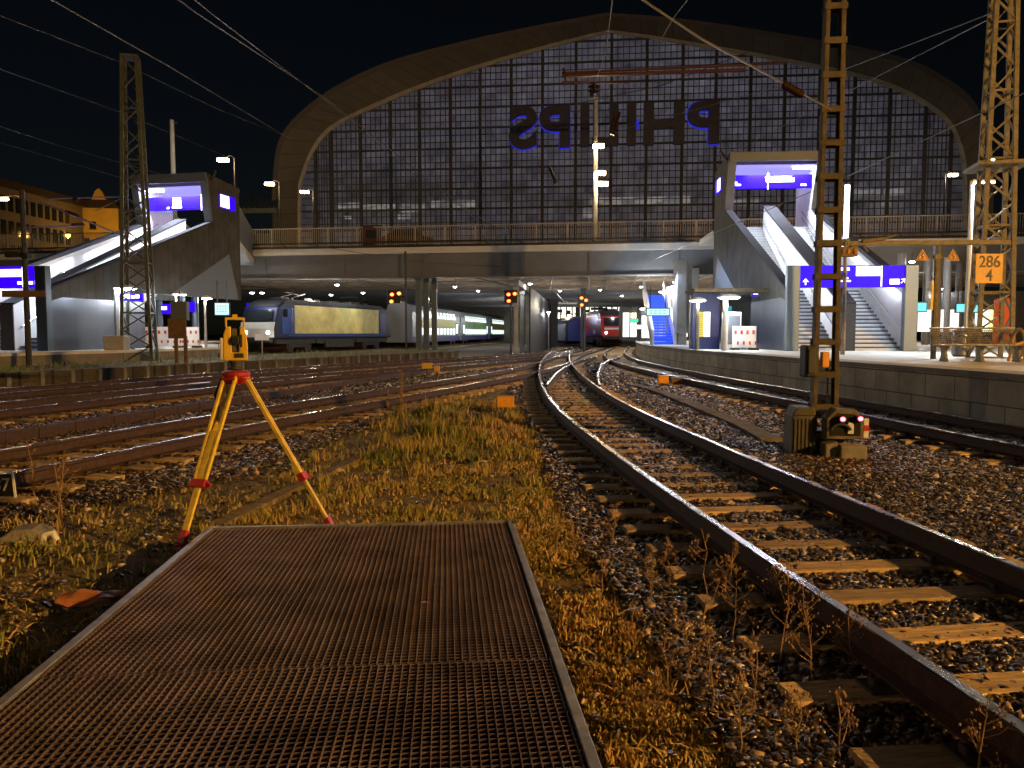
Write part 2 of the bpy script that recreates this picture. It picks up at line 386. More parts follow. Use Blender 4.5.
pM=track('near curving track with pale timber sleepers right of the grating',[(2.80,-3),(2.72,1),(2.66,2.9),(2.5,4.3),(2.38,5.5),(2.15,7.9),(1.95,10.5),(1.69,14.5),(1.60,19.2),(1.70,26),(1.96,33.3),(2.5,43.5),(3.9,59.6),(7.4,81),(11.4,98),(15,125)],95)
pR=track('track running beside the block wall of the right platform',[(9.3,-3),(8.3,4),(7.45,10),(7.05,15),(6.62,21),(6.2,29),(6.05,38),(6.6,48),(8.3,62),(10.9,78),(12.2,90),(11,130)],90)
pA=track('bright rail track on the left passing behind the tripod',[(-9.2,-3),(-7.5,3),(-6.06,8.1),(-4.6,13.9),(-2.1,22),(0.0,29),(1.6,36),(2.9,44),(4.3,54),(8.2,75)],60)
pC=track('middle track of the left yard between the tripod and ramp',[(-14.5,-3),(-13,3),(-10.7,14),(-7.7,25),(-4.7,31.4),(-.4,42),(3.2,52),(6,66),(8.5,90)],40)
pD=track('farthest left yard track along the old ramp wall',[(-19,-3),(-17.5,3),(-13.3,18.9),(-9.5,31),(-5.8,40),(-1,50),(4,64),(6,90)],40)
# yard signs of a switch: extra closure rails near the throat
t=thing('railway_track','short crossover track linking left yard and main curve','railway track',group='railway tracks')
pX=catmull([(1.75,22),(2.6,30),(4.1,40),(6.2,49.5)]); rail(pX,-.755,t,-.001); rail(pX,.755,t,-.001)
pT=track('track carrying the yellow sided locomotive under the bridge',[(-28,22),(-22,40),(-18.6,56.5),(-12.8,75),(-9,90),(-1,160)],0)
# ------------------------------------------------------------------ ballast (stuff)
ICO=[]; 
import bmesh
def ico(sub):
    b=bmesh.new(); bmesh.ops.create_icosphere(b,subdivisions=sub,radius=1); v=np.array([x.co[:] for x in b.verts]); f=np.array([[q.index for q in p.verts] for p in b.faces]); b.free(); return v,f
IV,IF=ico(1)
def inpoly(x,y,poly):
    c=np.zeros(len(x),bool); n=len(poly)
    for i in range(n):
        x1,y1=poly[i];x2,y2=poly[i-1]
        k=((y1>y)!=(y2>y))&(x<(x2-x1)*(y-y1)/((y2-y1)+1e-12)+x1); c^=k
    return c
def vnoise(x,y,s,seed=0):
    r=np.random.default_rng(seed); g=r.random((64,64)); X=x*s;Y=y*s
    xi=np.floor(X).astype(int);yi=np.floor(Y).astype(int);fx=X-xi;fy=Y-yi; fx=fx*fx*(3-2*fx);fy=fy*fy*(3-2*fy)
    a=g[xi%64,yi%64];b=g[(xi+1)%64,yi%64];c=g[xi%64,(yi+1)%64];d=g[(xi+1)%64,(yi+1)%64]
    return (a*(1-fx)+b*fx)*(1-fy)+(c*(1-fx)+d*fx)*fy
def np_mesh(name,verts,faces,rnd,matn,nv):
    me=bpy.data.meshes.new(name); V=len(verts); F=len(faces); k=faces.shape[1]
    me.vertices.add(V); me.vertices.foreach_set('co',verts.astype(np.float32).ravel())
    me.loops.add(F*k); me.loops.foreach_set('vertex_index',faces.astype(np.int32).ravel())
    me.polygons.add(F); me.polygons.foreach_set('loop_start',np.arange(0,F*k,k,dtype=np.int32)); me.polygons.foreach_set('loop_total',np.full(F,k,dtype=np.int32))
    a=me.attributes.new('rnd','FLOAT','POINT'); a.data.foreach_set('value',rnd.astype(np.float32))
    me.materials.append(M[matn]); me.update(calc_edges=True); me.validate()
    o=bpy.data.objects.new(name,me); COL.objects.link(o); return o
def gpoly(pts,z=-.25): return [tuple(gz(a,b,z)[:2]) for a,b in pts]
GRASS=gpoly([(506,386),(528,420),(548,470),(565,520),(600,570),(650,640),(700,700),(760,800),(560,1300),(-900,1300),(-700,760),(-120,560),(0,522),(130,500),(230,478),(300,452),(380,425),(430,402)])
RSTRIP=gpoly([(560,362),(600,372),(660,388),(720,408),(760,425),(790,445),(770,448),(700,420),(640,402),(590,388),(566,370)])
def stones(name,n,xr,yr,smin,smax,mask,zc,seed):
    r=np.random.default_rng(seed)
    y=yr[0]*(yr[1]/yr[0])**(r.random(n)**1.0); 
    x=(r.random(n)*2-1)*(y*.72+1.0)
    x=np.where(r.random(n)<0,x,x)
    keep=(x>xr[0])&(x<xr[1])&mask(x,y,r); x=x[keep];y=y[keep];n=len(x)
    s=smin+(smax-smin)*r.random(n)**2.2
    sc3=np.stack([s*(.8+.8*r.random(n)),s*(.65+.5*r.random(n)),s*(.35+.45*r.random(n))],1)
    jit=1+(r.random((n,len(IV),1))-.5)*1.15
    P=IV[None]*jit*sc3[:,None,:]
    a=r.random(n)*2*PI;tx=(r.random(n)-.5)*1.4
    ca,sa=np.cos(a),np.sin(a);ct,st=np.cos(tx),np.sin(tx)
    yy=P[...,1]*ct[:,None]-P[...,2]*st[:,None];zz=P[...,1]*st[:,None]+P[...,2]*ct[:,None];xx=P[...,0]
    X=xx*ca[:,None]-yy*sa[:,None];Y=xx*sa[:,None]+yy*ca[:,None]
    z=zc(x,y)+(r.random(n)-.5)*.03
    V=np.stack([X+x[:,None],Y+y[:,None],zz+z[:,None]],2).reshape(-1,3)
    F=(IF[None]+(np.arange(n)*len(IV))[:,None,None]).reshape(-1,3)
    rv=np.clip(.1+.9*r.random(n)**1.5+.0,0,1); rv=np.repeat(rv,len(IV))
    o=np_mesh(name,V,F,rv,'stone',len(IV)); o['kind']='stuff'; return o
pMa=np.array([p[:2] for p in pM])
def grass_field(x,y): return inpoly(x,y,GRASS)
def m_main(x,y,r):
    gin=grass_field(x,y)
    return (~gin)|(r.random(len(x))<np.where(x<-2.7,.07,.015))
_pm=np.array([(p.x,p.y) for p in pM if p.y<50]); _pr=np.array([(p.x,p.y) for p in pR if p.y<50])
def zc(x,y):
    dm=np.minimum(np.abs(x-np.interp(y,_pm[:,1],_pm[:,0])),np.abs(x-np.interp(y,_pr[:,1],_pr[:,0])))
    return np.where(dm<.66,-.208,-.228)+.025*(vnoise(x+50,y+50,1.3,3)-.5)
for nm,n,y0,y1,a,b,sd in(('ballast_stones',190000,1.6,9,.010,.031,1),('ballast_stones',130000,9,22,.018,.04,2),('ballast_stones',36000,22,46,.04,.075,3)):
    o=stones(nm,n,(-40,9.4),(y0,y1),a,b,m_main,zc,sd); o['label']='crushed stone ballast between the tracks'
# ------------------------------------------------------------------ grass (stuff)
def blades(name,x,y,z,h,wd,rnd,matn,seed,lean=.35):
    r=np.random.default_rng(seed); n=len(x); a=r.random(n)*2*PI; ln=h*lean*(.3+r.random(n)*1.2); la=r.random(n)*2*PI
    dx,dy=np.cos(a)*wd/2,np.sin(a)*wd/2; lx,ly=np.cos(la)*ln,np.sin(la)*ln
    V=np.zeros((n,5,3))
    V[:,0]=np.stack([x-dx,y-dy,z],1);V[:,1]=np.stack([x+dx,y+dy,z],1)
    V[:,2]=np.stack([x+dx*.7+lx*.35,y+dy*.7+ly*.35,z+h*.55],1);V[:,3]=np.stack([x-dx*.7+lx*.35,y-dy*.7+ly*.35,z+h*.55],1)
    V[:,4]=np.stack([x+lx,y+ly,z+h*(1-.25*r.random(n))],1)
    b=(np.arange(n)*5)[:,None]
    F=np.concatenate([b+np.array([[0,1,2]]),b+np.array([[0,2,3]]),b+np.array([[3,2,4]])],0)
    o=np_mesh(name,V.reshape(-1,3),F,np.repeat(rnd,5),matn,5); o['kind']='stuff'; return o
def scatter(n,y0,y1,seed,pw=1.0,xw=.74):
    r=np.random.default_rng(seed); y=y0*(y1/y0)**(r.random(n)**pw); x=(r.random(n)*2-1)*(y*xw+.6); return x,y,r
x,y,r=scatter(330000,1.8,20,21)
inn=grass_field(x,y)
# not on the grating
GRc=np.array([-1.2,6.1]); 
def grating_local(x,y):
    ax,ay=.0865,-1.0; L0=math.hypot(ax,ay); ux,uy=ax/L0,ay/L0   # along length toward the camera
    rx,ry=-uy,ux   # to the right
    dx,dy=x-(-2.356),y-5.959
    return dx*rx+dy*ry, dx*ux+dy*uy
gl_u,gl_v=grating_local(x,y)
ong=(gl_u>-.08)&(gl_u<2.47)&(gl_v>-.06)&(gl_v<5)
d1=vnoise(x+40,y+40,2.1,5)*.6+vnoise(x+40,y+40,6,6)*.4
shade_strip=(gl_u>-.55)&(gl_u<=0)&(gl_v>-.1)
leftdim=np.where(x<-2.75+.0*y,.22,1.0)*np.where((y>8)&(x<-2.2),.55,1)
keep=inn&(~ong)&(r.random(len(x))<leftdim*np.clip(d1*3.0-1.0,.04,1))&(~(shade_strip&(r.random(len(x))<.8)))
x,y=x[keep],y[keep]; n=len(x); r=np.random.default_rng(5)
hn=vnoise(x+40,y+40,1.4,8)
mound=np.exp(-(((x+1.6)/1.0)**2+((y-14)/3.2)**2))
tuft=(vnoise(x+10,y+30,2.6,18)>.66)
h=(.014+.045*hn**2+.03*r.random(n)**2+.07*tuft*r.random(n))*(1+2.3*mound)*(.8+.06*y)*np.where((x>-.1)&(y<7.5),.62,1)
rv=np.clip(vnoise(x+70,y+70,1.7,9)*.9+r.normal(0,.22,n)-.28*mound+.18+.2*((x>-.1)&(y<8))-.25*(x<-2.75),0,1)  # grass left of the grating toned darker, light falloff put into colour
mm_=np.random.default_rng(55); xm=mm_.uniform(-.05,2.0,90000); ym=mm_.uniform(2.2,8.5,90000)
km=grass_field(xm,ym)&(mm_.random(90000)<np.clip(vnoise(xm+4,ym+9,1.9,44)*2.4-.5,.1,1)); um,vm=grating_local(xm,ym); km&=~((um>-.08)&(um<2.42)&(vm>-.06)); xm,ym=xm[km],ym[km]; nm_=len(xm)
x=np.concatenate([x,xm]); y=np.concatenate([y,ym]); h=np.concatenate([h,.008+.02*mm_.random(nm_)]); rv=np.concatenate([rv,np.clip(.62+.3*mm_.standard_normal(nm_)*.6,0,1)]); n=len(x)
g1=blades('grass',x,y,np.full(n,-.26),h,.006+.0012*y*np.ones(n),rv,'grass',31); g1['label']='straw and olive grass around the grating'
# dry leafy litter, short & wide, scattered over the grass and into the ballast
x,y,r=scatter(60000,1.8,18,77); gin=inpoly(x,y,gpoly([(520,395),(545,430),(570,480),(620,540),(700,600),(780,670),(860,800),(560,1300),(-900,1300),(-700,760),(-100,530),(0,500),(130,480),(300,445),(430,395)]))
u_,v_=grating_local(x,y); keep=gin&~((u_>-.08)&(u_<2.47)&(v_>-.06))&(r.random(len(x))<np.clip(vnoise(x+20,y+20,3,15)*1.6-.3,0,1))
x,y=x[keep],y[keep];n=len(x);r=np.random.default_rng(6)
g2=blades('dry_grass',x,y,np.full(n,-.245),.015+.045*r.random(n)**2,.006+.010*r.random(n),np.clip(r.normal(.8,.18,n),0,1),'grass',32,1.6); g2['label']='dead leaf litter over grass and stone'
M['moss']=mat('mossy verge soil',(.17,.12,.04),.95,0,.7,5,1,25)
def verge(poly,z,label):
    b=MB(); b.v=[(p[0],p[1],z) for p in poly]; b.f=[tuple(range(len(poly)))]; b.mi=[0]; return struct(b.build('grass_verge','moss'))
verge(GRASS,-.262,'')
# ------------------------------------------------------------------ grating platform
ang=math.atan(.0865)
gr=thing('steel_grating_platform','wide brown bar grating platform in the foreground with steel rim','grating',(-2.356,5.959,0),ang)
W=2.35; T=-.05
mb=MB(); fwid=.045
mb.box((W/2,-.02,T-.06),(W+.02,.045,.13)); mb.box((0,-2.6,T-.06),(fwid,5.1,.13)); mb.box((W,-2.6,T-.06),(fwid,5.1,.13))
mb.build('frame','galv',gr,bevel=.004)
cuts=[.03,.97,1.61,2.64,3.65,4.9]
for k in range(len(cuts)-1):
    a,b=cuts[k]+.004,cuts[k+1]-.004; mb=MB(); j=random.uniform(-.012,.012); nb=int((W-.06)/.036)
    for i in range(nb+1):
        xx=.035+j+i*.036
        if .024<xx<W-.024: mb.bar((xx+random.uniform(-.0015,.0015),-a,T-.02+random.uniform(-.001,.001)),(xx+random.uniform(-.0015,.0015),-b,T-.02),.0040,.030)
    nc=int((b-a)/.036)
    for i in range(nc+1):
        mb.box((W/2,-(a+.004+i*.036),T-.0165),(W-.05,.0032,.018))
    mb.build('grating_panel','grate',gr)
mb=MB(); mb.box((W/2,-2.5,-.225),(W-.1,4.9,.03)); mb.build('shade_sheet','black',gr)  # black sheet below the bars, the shade there put into colour
mb=MB(); mb.tube([(W+.01,-.12,-.12),(W+.015,-.08,T+.02),(W+.04,-.04,T+.035),(W+.12,-.03,T+.03),(W+.14,-.03,-.02),(W+.14,-.03,-.14)],.008,8); mb.build('lifting_handle','black',gr,smooth=True)
# ------------------------------------------------------------------ tripod + total station
A=gz(178,556,-.25);B=Vector((-1.46,6.40,-.27));C=gz(190,512,-.25); H0=at(236,371,6.6)
tp=thing('survey_tripod','yellow surveying tripod with red clamps behind the grating','tripod',H0)
def leg(foot,wide=1):
    f=Vector(foot)-H0; out=Vector((f.x,f.y,0)).normalized(); side=Vector((-out.y,out.x,0)); top=out*.075+Vector((0,0,-.03))
    d=(f-top).normalized(); Lg=(f-top).length
    mb=MB()
    for s in(-1,1): mb.bar(top+side*.05*s*wide, top+d*Lg*.60+side*.042*s*wide,.022,.03)
    mb.bar(top+d*Lg*.36,top+d*Lg*.60,.085*wide,.012)
    mb.bar(top+d*Lg*.33,top+d*Lg*.88,.05*(.5+.5*wide),.025)
    lg=mb.build('leg','tripodyellow',tp,bevel=.003)
    mb=MB(); mb.bar(top+d*Lg*.60,top+d*Lg*.645,.125*(.4+.6*wide),.055); mb.bar(top+d*Lg*.61+side*.04,top+d*Lg*.63+side*.11,.02,.03); mb.build('clamp','red',lg,bevel=.006)
    mb=MB(); mb.bar(top+d*Lg*.87,top+d*Lg*.97,.065,.045); mb.bar(top+d*Lg*.93+out*.0,top+d*Lg*.94+out*.07,.05,.012); mb.build('foot','red',lg,bevel=.006)
    mb=MB(); mb.tube([top+d*Lg*.97,f],[.014,.003],8); mb.build('spike','darksteel',lg)
for p,w_ in((A,1.15),(B,.32),(C,.5)): leg(p,w_)
mb=MB(); mb.lathe((0,0,-.035),[(.03,-.05),(.10,-.035),(.115,0),(.115,.022),(.09,.035),(.05,.04)],24)
for p in(A,B,C):
    f=p-H0; out=Vector((f.x,f.y,0)).normalized(); mb.bar(out*.03+Vector((0,0,-.03)),out*.10+Vector((0,0,-.09)),.13,.06)
mb.build('head','red',tp,bevel=.005)
mb=MB(); mb.tube([(-.1,-.06,-.06),(-.15,-.09,-.2),(-.12,-.08,-.32),(-.13,-.1,-.42)],.012,8); mb.build('strap','black',tp)
ts=thing('total_station','yellow surveying total station with carry handle mounted on the tripod','survey instrument',H0+Vector((0,0,.01)),R(20)); ts.scale=(.84,.9,1.08)
mb=MB(); mb.lathe((0,0,0),[(.06,0),(.075,.01),(.075,.02),(.05,.025),(.05,.05),(.07,.055),(.07,.075)],20); tb=mb.build('tribrach','darksteel',ts)
mb=MB(); mb.prism([(-.115,.075),(.115,.075),(.12,.12),(.112,.28),(.085,.34),(.045,.345),(.036,.14),(-.036,.14),(-.04,.345),(-.085,.34),(-.112,.28),(-.12,.12)],-.075,.075,'y'); mb.build('yoke','yellow',ts,bevel=.01)
mb=MB(); mb.tube([(0,-.10,.235),(0,.10,.235)],[.038,.045],16); mb.box((0,.01,.235),(.068,.11,.19)); tel=mb.build('telescope','greenbox',ts,bevel=.008)
mb=MB(); mb.tube([(0,-.115,.235),(0,-.10,.235)],.032,16); mb.build('lens','glassdark',tel)
mb=MB(); mb.box((0,0,.405),(.19,.035,.022)); mb.box((-.085,0,.37),(.02,.035,.07)); mb.box((.085,0,.37),(.02,.035,.07)); mb.box((0,0,.425),(.05,.03,.03)); mb.build('carry_handle','yellow',ts,bevel=.006)
mb=MB(); mb.box((-.122,0,.165),(.05,.135,.18)); mb.build('battery_cover','whiteplastic',ts,bevel=.01)
mb=MB(); mb.tube([(-.156,-.02,.12),(-.165,-.02,.12)],.018,12); mb.tube([(-.156,.01,.19),(-.163,.01,.19)],.010,12); mb.build('adjusting_knob','black',ts)
mb=MB(); mb.box((.055,-.079,.23),(.022,.012,.10)); mb.box((.03,-.079,.115),(.09,.010,.035)); mb.build('keypad','black',ts,bevel=.002)
# ------------------------------------------------------------------ platforms
def strip_wall(path, z0, z1, name, matn, parent=None, thick=.35, side=1, uvs=True):
    """vertical wall sheet with thickness along path, UV in metres"""
    mb=MB(); back=offset(path,thick*side); n=len(path)
    for p,q in zip(path,back): mb.v+=[(p.x,p.y,z0),(p.x,p.y,z1),(q.x,q.y,z1),(q.x,q.y,z0)]
    for i in range(n-1):
        a=i*4;b=a+4
        for k in range(4): k2=(k+1)%4; mb.f.append((a+k,b+k,b+k2,a+k2)); mb.mi.append(0)
    mb.f+= [(0,1,2,3),tuple((n-1)*4+k for k in(3,2,1,0))]; mb.mi+=[0,0]
    me=bpy.data.meshes.new(name); me.from_pydata(mb.v,[],mb.f); me.materials.append(M[matn])
    L=[0]
    for i in range(1,n): L.append(L[-1]+(path[i]-path[i-1]).length)
    uv=me.uv_layers.new(name='UVMap')
    for p in me.polygons:
        for li in p.loop_indices:
            vi=me.loops[li].vertex_index; uv.data[li].uv=(L[vi//4],me.vertices[vi].co.z+(.0 if vi%4 in(0,1) else .3)-z0+ .02)
    me.update(); o=bpy.data.objects.new(name,me); COL.objects.link(o); o.parent=parent; return o
edge=[Vector((p.x,p.y,0)) for p in offset(pR,1.68) if p.y<76]
rp=thing('right_platform_slab' if 0 else 'station_platform','right platform with grey block wall and bright pale paving','platform')
strip_wall(edge,-.3,.66,'block_wall','wallblock',rp,.4,1)
o2=offset(edge,-.06); 
mb=MB(); E=o2; F_=offset(edge,.75)
for i in range(len(E)-1):
    a,b,c,d=E[i],E[i+1],F_[i+1],F_[i]
    mb.add([(a.x,a.y,.66),(b.x,b.y,.66),(c.x,c.y,.66),(d.x,d.y,.66),(a.x,a.y,.757),(b.x,b.y,.757),(c.x,c.y,.757),(d.x,d.y,.757)],[(0,1,2,3),(7,6,5,4),(0,4,5,1),(2,6,7,3)])
mb.build('edge_coping','conclight',rp)
mb=MB(); n=len(F_); top=[(p.x,p.y) for p in F_]+[(60,76),(60,-3)]
mb.prism(top,.5,.755,'z'); mb.build('paving','platform',rp)
struct_dummy=None
lp=thing('station_platform','left platform with bright edge in front of the stair tower','platform')
LE=[(-60,6),(-30,21.5),(-18.4,27.0),(-16.4,32.0),(-15.2,38),(-15.2,43.5),(-22.6,55),(-26,80),(-60,80)]
mb=MB(); mb.prism(LE,-.3,.64,'z'); mb.build('retaining_wall','conc',lp)
LE2=[(x_+(.08 if i in(2,3,4,5) else 0),y_-(.08 if i<4 else 0)) for i,(x_,y_) in enumerate(LE)]
mb=MB(); mb.prism(LE2,.64,.76,'z'); mb.build('paving','platform',lp)
# old grassy ramp between yard tracks and the left platform
wl=[Vector((-40,8,0)),Vector((-26,17,0)),Vector((-16.2,23.0,0)),Vector((-11.6,33,0)),Vector((-7.1,44,0)),Vector((-3.6,52,0))]
wl=catmull([p[:2] for p in wl],1)
rm=thing('grass_ramp','low old ramp wall topped with weeds along the left yard','retaining wall')
strip_wall(wl,-.3,.27,'ramp_wall','oldwall',rm,-.35 if 0 else .35,-1)
mb=MB(); bk=[(p.x,p.y) for p in wl]+[(-9.5,60),(-14,44),(-18.2,30),(-42,16)]
mb.prism(bk,-.2,.25,'z'); mb.build('ramp_soil','dirt',rm)
rib0=None
for i in range(0,len(wl)-1,1):
    p=wl[i]; t_=(wl[i+1]-p).normalized()
    if p.y<15: continue
    if rib0 is None: mb=MB(); mb.box((0,0,0),(.12,.14,.5)); rib0=mb.build('wall_rib','conc',rm); o=rib0
    else: o=rib0.copy(); COL.objects.link(o); o.parent=rm
    o.location=(p.x+t_.y*.03,p.y-t_.x*.03,-.02); o.rotation_euler=(0,0,math.atan2(t_.y,t_.x))
x,y,r=scatter(60000,17,60,91,.8,.8); k=inpoly(x,y,bk)&(r.random(len(x))<np.clip(vnoise(x+90,y+90,.9,4)*1.9-.3,.1,1)); x,y=x[k],y[k]; n=len(x)
g3=blades('grass',x,y,np.full(n,.24),.06+.26*np.random.default_rng(3).random(n)**2*vnoise(x+90,y+90,.7,14)*1.6,np.full(n,.028),np.random.default_rng(4).random(n),'grassgreen',33); g3['label']='green weeds on top of the old ramp'
x,y,r=scatter(9000,30,62,92,.8,.1); x=np.interp(y,[30,45,62],[-17.4,-16,-13])-1+r.random(len(y))*4; k=y<60
# cable ducts
def duct(label,pts,w,h,z,matn='conc'):
    path=catmull(pts,.9); mb=MB()
    for i in range(len(path)-1): mb.bar((path[i].x,path[i].y,z+random.uniform(-.008,.008)),(path[i+1].x+(path[i].x-path[i+1].x)*.02,path[i+1].y+(path[i].y-path[i+1].y)*.02,z),w,h)
    o=mb.build('cable_trough',matn,bevel=.008); tag(o,label,'cable trough','cable troughs'); return o
duct('sandy cable trough running through the ballast right of the near track',[tuple(gz(a,b,-.2)[:2]) for a,b in((630,384),(660,392),(700,408),(740,424),(772,441))],.34,.1,-.22,'dirt')
duct('mossy cable trough leading diagonally through the tall grass',[tuple(gz(a,b,-.2)[:2]) for a,b in((503,388),(470,405),(425,426),(375,448),(300,482),(215,522))],.16,.08,-.255,'moss')
duct('long dull cable trough between the left yard tracks',[tuple(gz(a,b,-.1)[:2]) for a,b in((-60,446),(0,436),(150,412),(300,389),(420,372),(500,361))],.22,.18,-.14,'rust')
# ------------------------------------------------------------------ bridge
BA=Vector((-44,61.5,0)); BBx=Vector((60,46.0,0)); bang=math.atan2(BBx.y-BA.y,BBx.x-BA.x); BL=(BBx-BA).length
br=thing('road_bridge','long grey girder bridge with cream fascia crossing above the tracks','bridge',BA,bang)
mb=MB(); mb.box((BL/2,.3,6.3),(BL,.6,1.7))
for i in range(0,int(BL/6)): mb.box((i*6+2,-.03,6.3),(.14,.08,1.66))
mb.box((BL/2,-.06,5.48),(BL,.5,.10)); mb.build('front_girder','girder',br)
mb=MB(); mb.box((BL/2,.1,7.38),(BL,1.0,.44)); mb.build('fascia','cream',br)
mb=MB(); mb.box((BL/2,11.5,7.70),(BL,23.4,.16)); mb.build('deck','darksteel',br)
mb=MB(); mb.tube([(0,-.5,7.66),(BL,-.5,7.66)],.05,6); 
for i in range(0,int(BL/2.5)): mb.bar((i*2.5,-.55,7.95),(i*2.5+.6,-.2,7.6),.05)
mb.tube([(0,-.35,8.0),(BL,-.35,8.0)],.06,6); mb.build('service_pipes','darksteel',br)
mb=MB(); H=9.15
for i in range(int(BL/.16)): mb.bar((i*.16,.2,7.8),(i*.16,.2,H-.06),.03)
for i in range(int(BL/2.2)): mb.bar((i*2.2,.2,7.75),(i*2.2,.2,H),.09)
mb.bar((0,.2,H),(BL,.2,H),.09,.07); mb.bar((0,.2,7.92),(BL,.2,7.92),.06,.05); mb.build('railing','graycol' if 0 else 'railpaint',br)
mb=MB()
for i in range(10): mb.box((BL/2,1.3+i*2.9,6.35-.02*i),(BL,.13,.4))
for i in range(18): mb.bar((i*6,0.7,6.5),(i*6,30,6.3),.3,.35)

for i in range(30): mb.bar((8+i*3.4,.8,6.15),(8+i*3.4+random.uniform(-3,3),14,6.1),.07)
mb.build('ceiling_beams','beam',br); mb=MB(); mb.box((BL/2,15.5,7.3),(BL,29,.1)); mb.build('ceiling_slab','darksteel',br)
mb=MB()
for i in range(14):
    x0=random.uniform(10,95); mb.tube([(x0,.8,5.9),(x0+random.uniform(-3,3),24,5.9)],.05,5)
for i in range(5): mb.tube([(10,3+i*4,6.2),(95,3+i*4,6.2)],.07,5)
mb.build('ceiling_pipes','maststeel',br)
# lower passage ceiling that carries on to the concourse
mb=MB(); mb.box((2,107,6.3),(70,48,.2))
for i in range(18): mb.box((2,84+i*2.7,6.0),(70,.2,.4))
o=mb.build('passage_ceiling','girder'); tag(o,'dark beamed ceiling over the tracks beyond the bridge','ceiling')
# columns under the bridge
def column(px,Y,zt,wd=.5,d=.5,matn='conclight'):
    x_=at(px,340,Y).x; mb=MB(); mb.box((0,0,zt/2-.13),(wd,d,zt+.26)); mb.box((0,0,.05),(wd*1.35,d*1.35,.5)); mb.box((0,0,zt-.18),(wd*1.3,d*1.3,.3)); return mb,Vector((x_,Y,0))
base=None
cols=[(516,59,5.0),(522,65,5.0),(527.5,72,5.0),(533,79,5.0),(538,87,5.0),(543,96,5.0),(547,106,5.2)]
names=['first','second','third','fourth','fifth','sixth','seventh']
for k,(px,Y,zt) in enumerate(cols):
    mb,l=column(px,Y,zt,.34,.5,'conclight'); o=mb.build('bridge_column','conclight',loc=l,bevel=.03); tag(o,'%s concrete column counting back in the dense central row'%names[k],'column','concrete columns in the centre row')
mb=MB(); mb.bar((at(519.5,300,60).x+.8,60,2.2),(at(551,300,108).x+.8,108,2.2),.12,5.6); tag(mb.build('dark_backing','darksteel'),'added dark sheet giving dark gaps in the central column row','wall')  # sheet added behind the columns to keep their gaps dark
mb=MB(); a=at(514,300,58);b_=at(548,300,110); mb.bar((a.x,58,5.25),(b_.x,110,5.45),.7,.4); tag(mb.build('column_beam','conclight'),'long concrete beam resting on the central column row','beam')
for k,(px,Y,lb) in enumerate([(419,57,'left one of three slim grey columns beside the locomotive'),(426.5,58,'middle one of three slim grey columns beside the locomotive'),(434.5,59,'right one of three slim grey columns beside the locomotive')]):
    mb=MB(); mb.box((0,0,2.7),(.42,.42,6.0)); mb.box((0,0,-.05),(.7,.7,.5)); o=mb.build('bridge_column','graycol',loc=(at(px,340,Y).x,Y,0),bevel=.02); tag(o,lb,'column','slim columns by the yellow locomotive')
for k,(px,Y,lb) in enumerate([(679,47,'first flat concrete pier behind the bench on right platform'),(685,50,'second flat concrete pier behind the bench on right platform'),(692,53,'third flat concrete pier behind the bench on right platform')]):
    mb=MB(); mb.box((0,0,2.9),(.55,1.2,4.4)); o=mb.build('bridge_column','conclight',loc=(at(px,340,Y).x,Y,.76),bevel=.03); tag(o,lb,'column','piers on the right platform')
# dark piers
for k,(px,Y,lb,wd) in enumerate([(552,92,'dark wide pier right of the central column row',1.3),(583,70,'dark post under the centre signal',.45)]):
    mb=MB(); mb.box((0,0,2.6),(wd,wd,5.8)); o=mb.build('dark_pier','darksteel',loc=(at(px,340,Y).x,Y,0)); tag(o,lb,'pier')
# ------------------------------------------------------------------ far concourse, lit
cc=thing('concourse','brightly lit concourse windows at the far end of the tracks','concourse',(0,0,0))
p0=at(555,330,132);p1=at(634,330,132); 
mb=MB(); mb.box(((p0.x+p1.x)/2,132,4.65),(p1.x-p0.x,.1,2.9)); mb.build('lit_panes','concourse',cc)
mb=MB()
for i in range(15): xx=p0.x+(p1.x-p0.x)*i/14; mb.box((xx,131.8,4.7),(.22 if i%4 else .8,.2,3.2))
for z in(3.1,4.7,6.15): mb.box(((p0.x+p1.x)/2,131.75,z),(p1.x-p0.x,.15,.16))
mb.box(((p0.x+p1.x)/2,131.6,2.6),(p1.x-p0.x,.5,.9)); mb.build('window_frames','darksteel',cc)
mb=MB(); 
for i in range(9): xx=p0.x+(p1.x-p0.x)*(i+.5)/9; mb.box((xx,131.5,random.uniform(4.9,5.7)),(random.uniform(.5,1.6),.1,random.uniform(.2,.7)))
mb.build('hanging_adverts','darksteel',cc)
mb=MB(); mb.box((0,150,3),(90,.4,8)); o=mb.build('far_wall','conc'); tag(o,'dim wall closing the far end of the tracks','wall')
# ------------------------------------------------------------------ hall
s_=.1119; Ym=82.0; Xm=.12987*Ym
nrm=math.hypot(1,s_); U=Vector((1/nrm,-s_/nrm,0)); V_=Vector((s_/nrm,1/nrm,0)); HO=Vector((Xm,Ym,0))
def hp(px,py):
    d=ray(px,py); c=Vector((0,0,CAMZ)); t=(HO-c).dot(V_)/d.dot(V_); q=c+d*t-HO; return (q.dot(U),q.z)
hang=math.atan2(U.y,U.x)
hall=thing('station_hall','huge arched glass end wall of the station hall','station hall',HO,hang)
outer=[hp(*p) for p in [(277,232),(276.5,200),(277,181),(282.7,143.5),(301.5,117),(335.5,90.6),(384.6,66),(449,47),(524,30),(606,14.5),(660,18.5),(712,25),(780,36),(848,47.6),(900,61),(931,74.5),(964,99),(981,130),(987,165),(988,232)]]
inner=[hp(*p) for p in [(300,232),(301,200),(303.4,177.5),(316.6,147),(335.5,126.5),(369.5,109.5),(418.6,88.7),(479,68),(543,49),(609,32),(660,39.5),(716,49),(778,60),(848.4,74.5),(890,87),(923,103.5),(948,124),(960,153),(963,185),(964,232)]]
ZB=7.8
def smooth2(pts):
    q=catmull(pts,1.5); return [(a.x,a.y) for a in q]
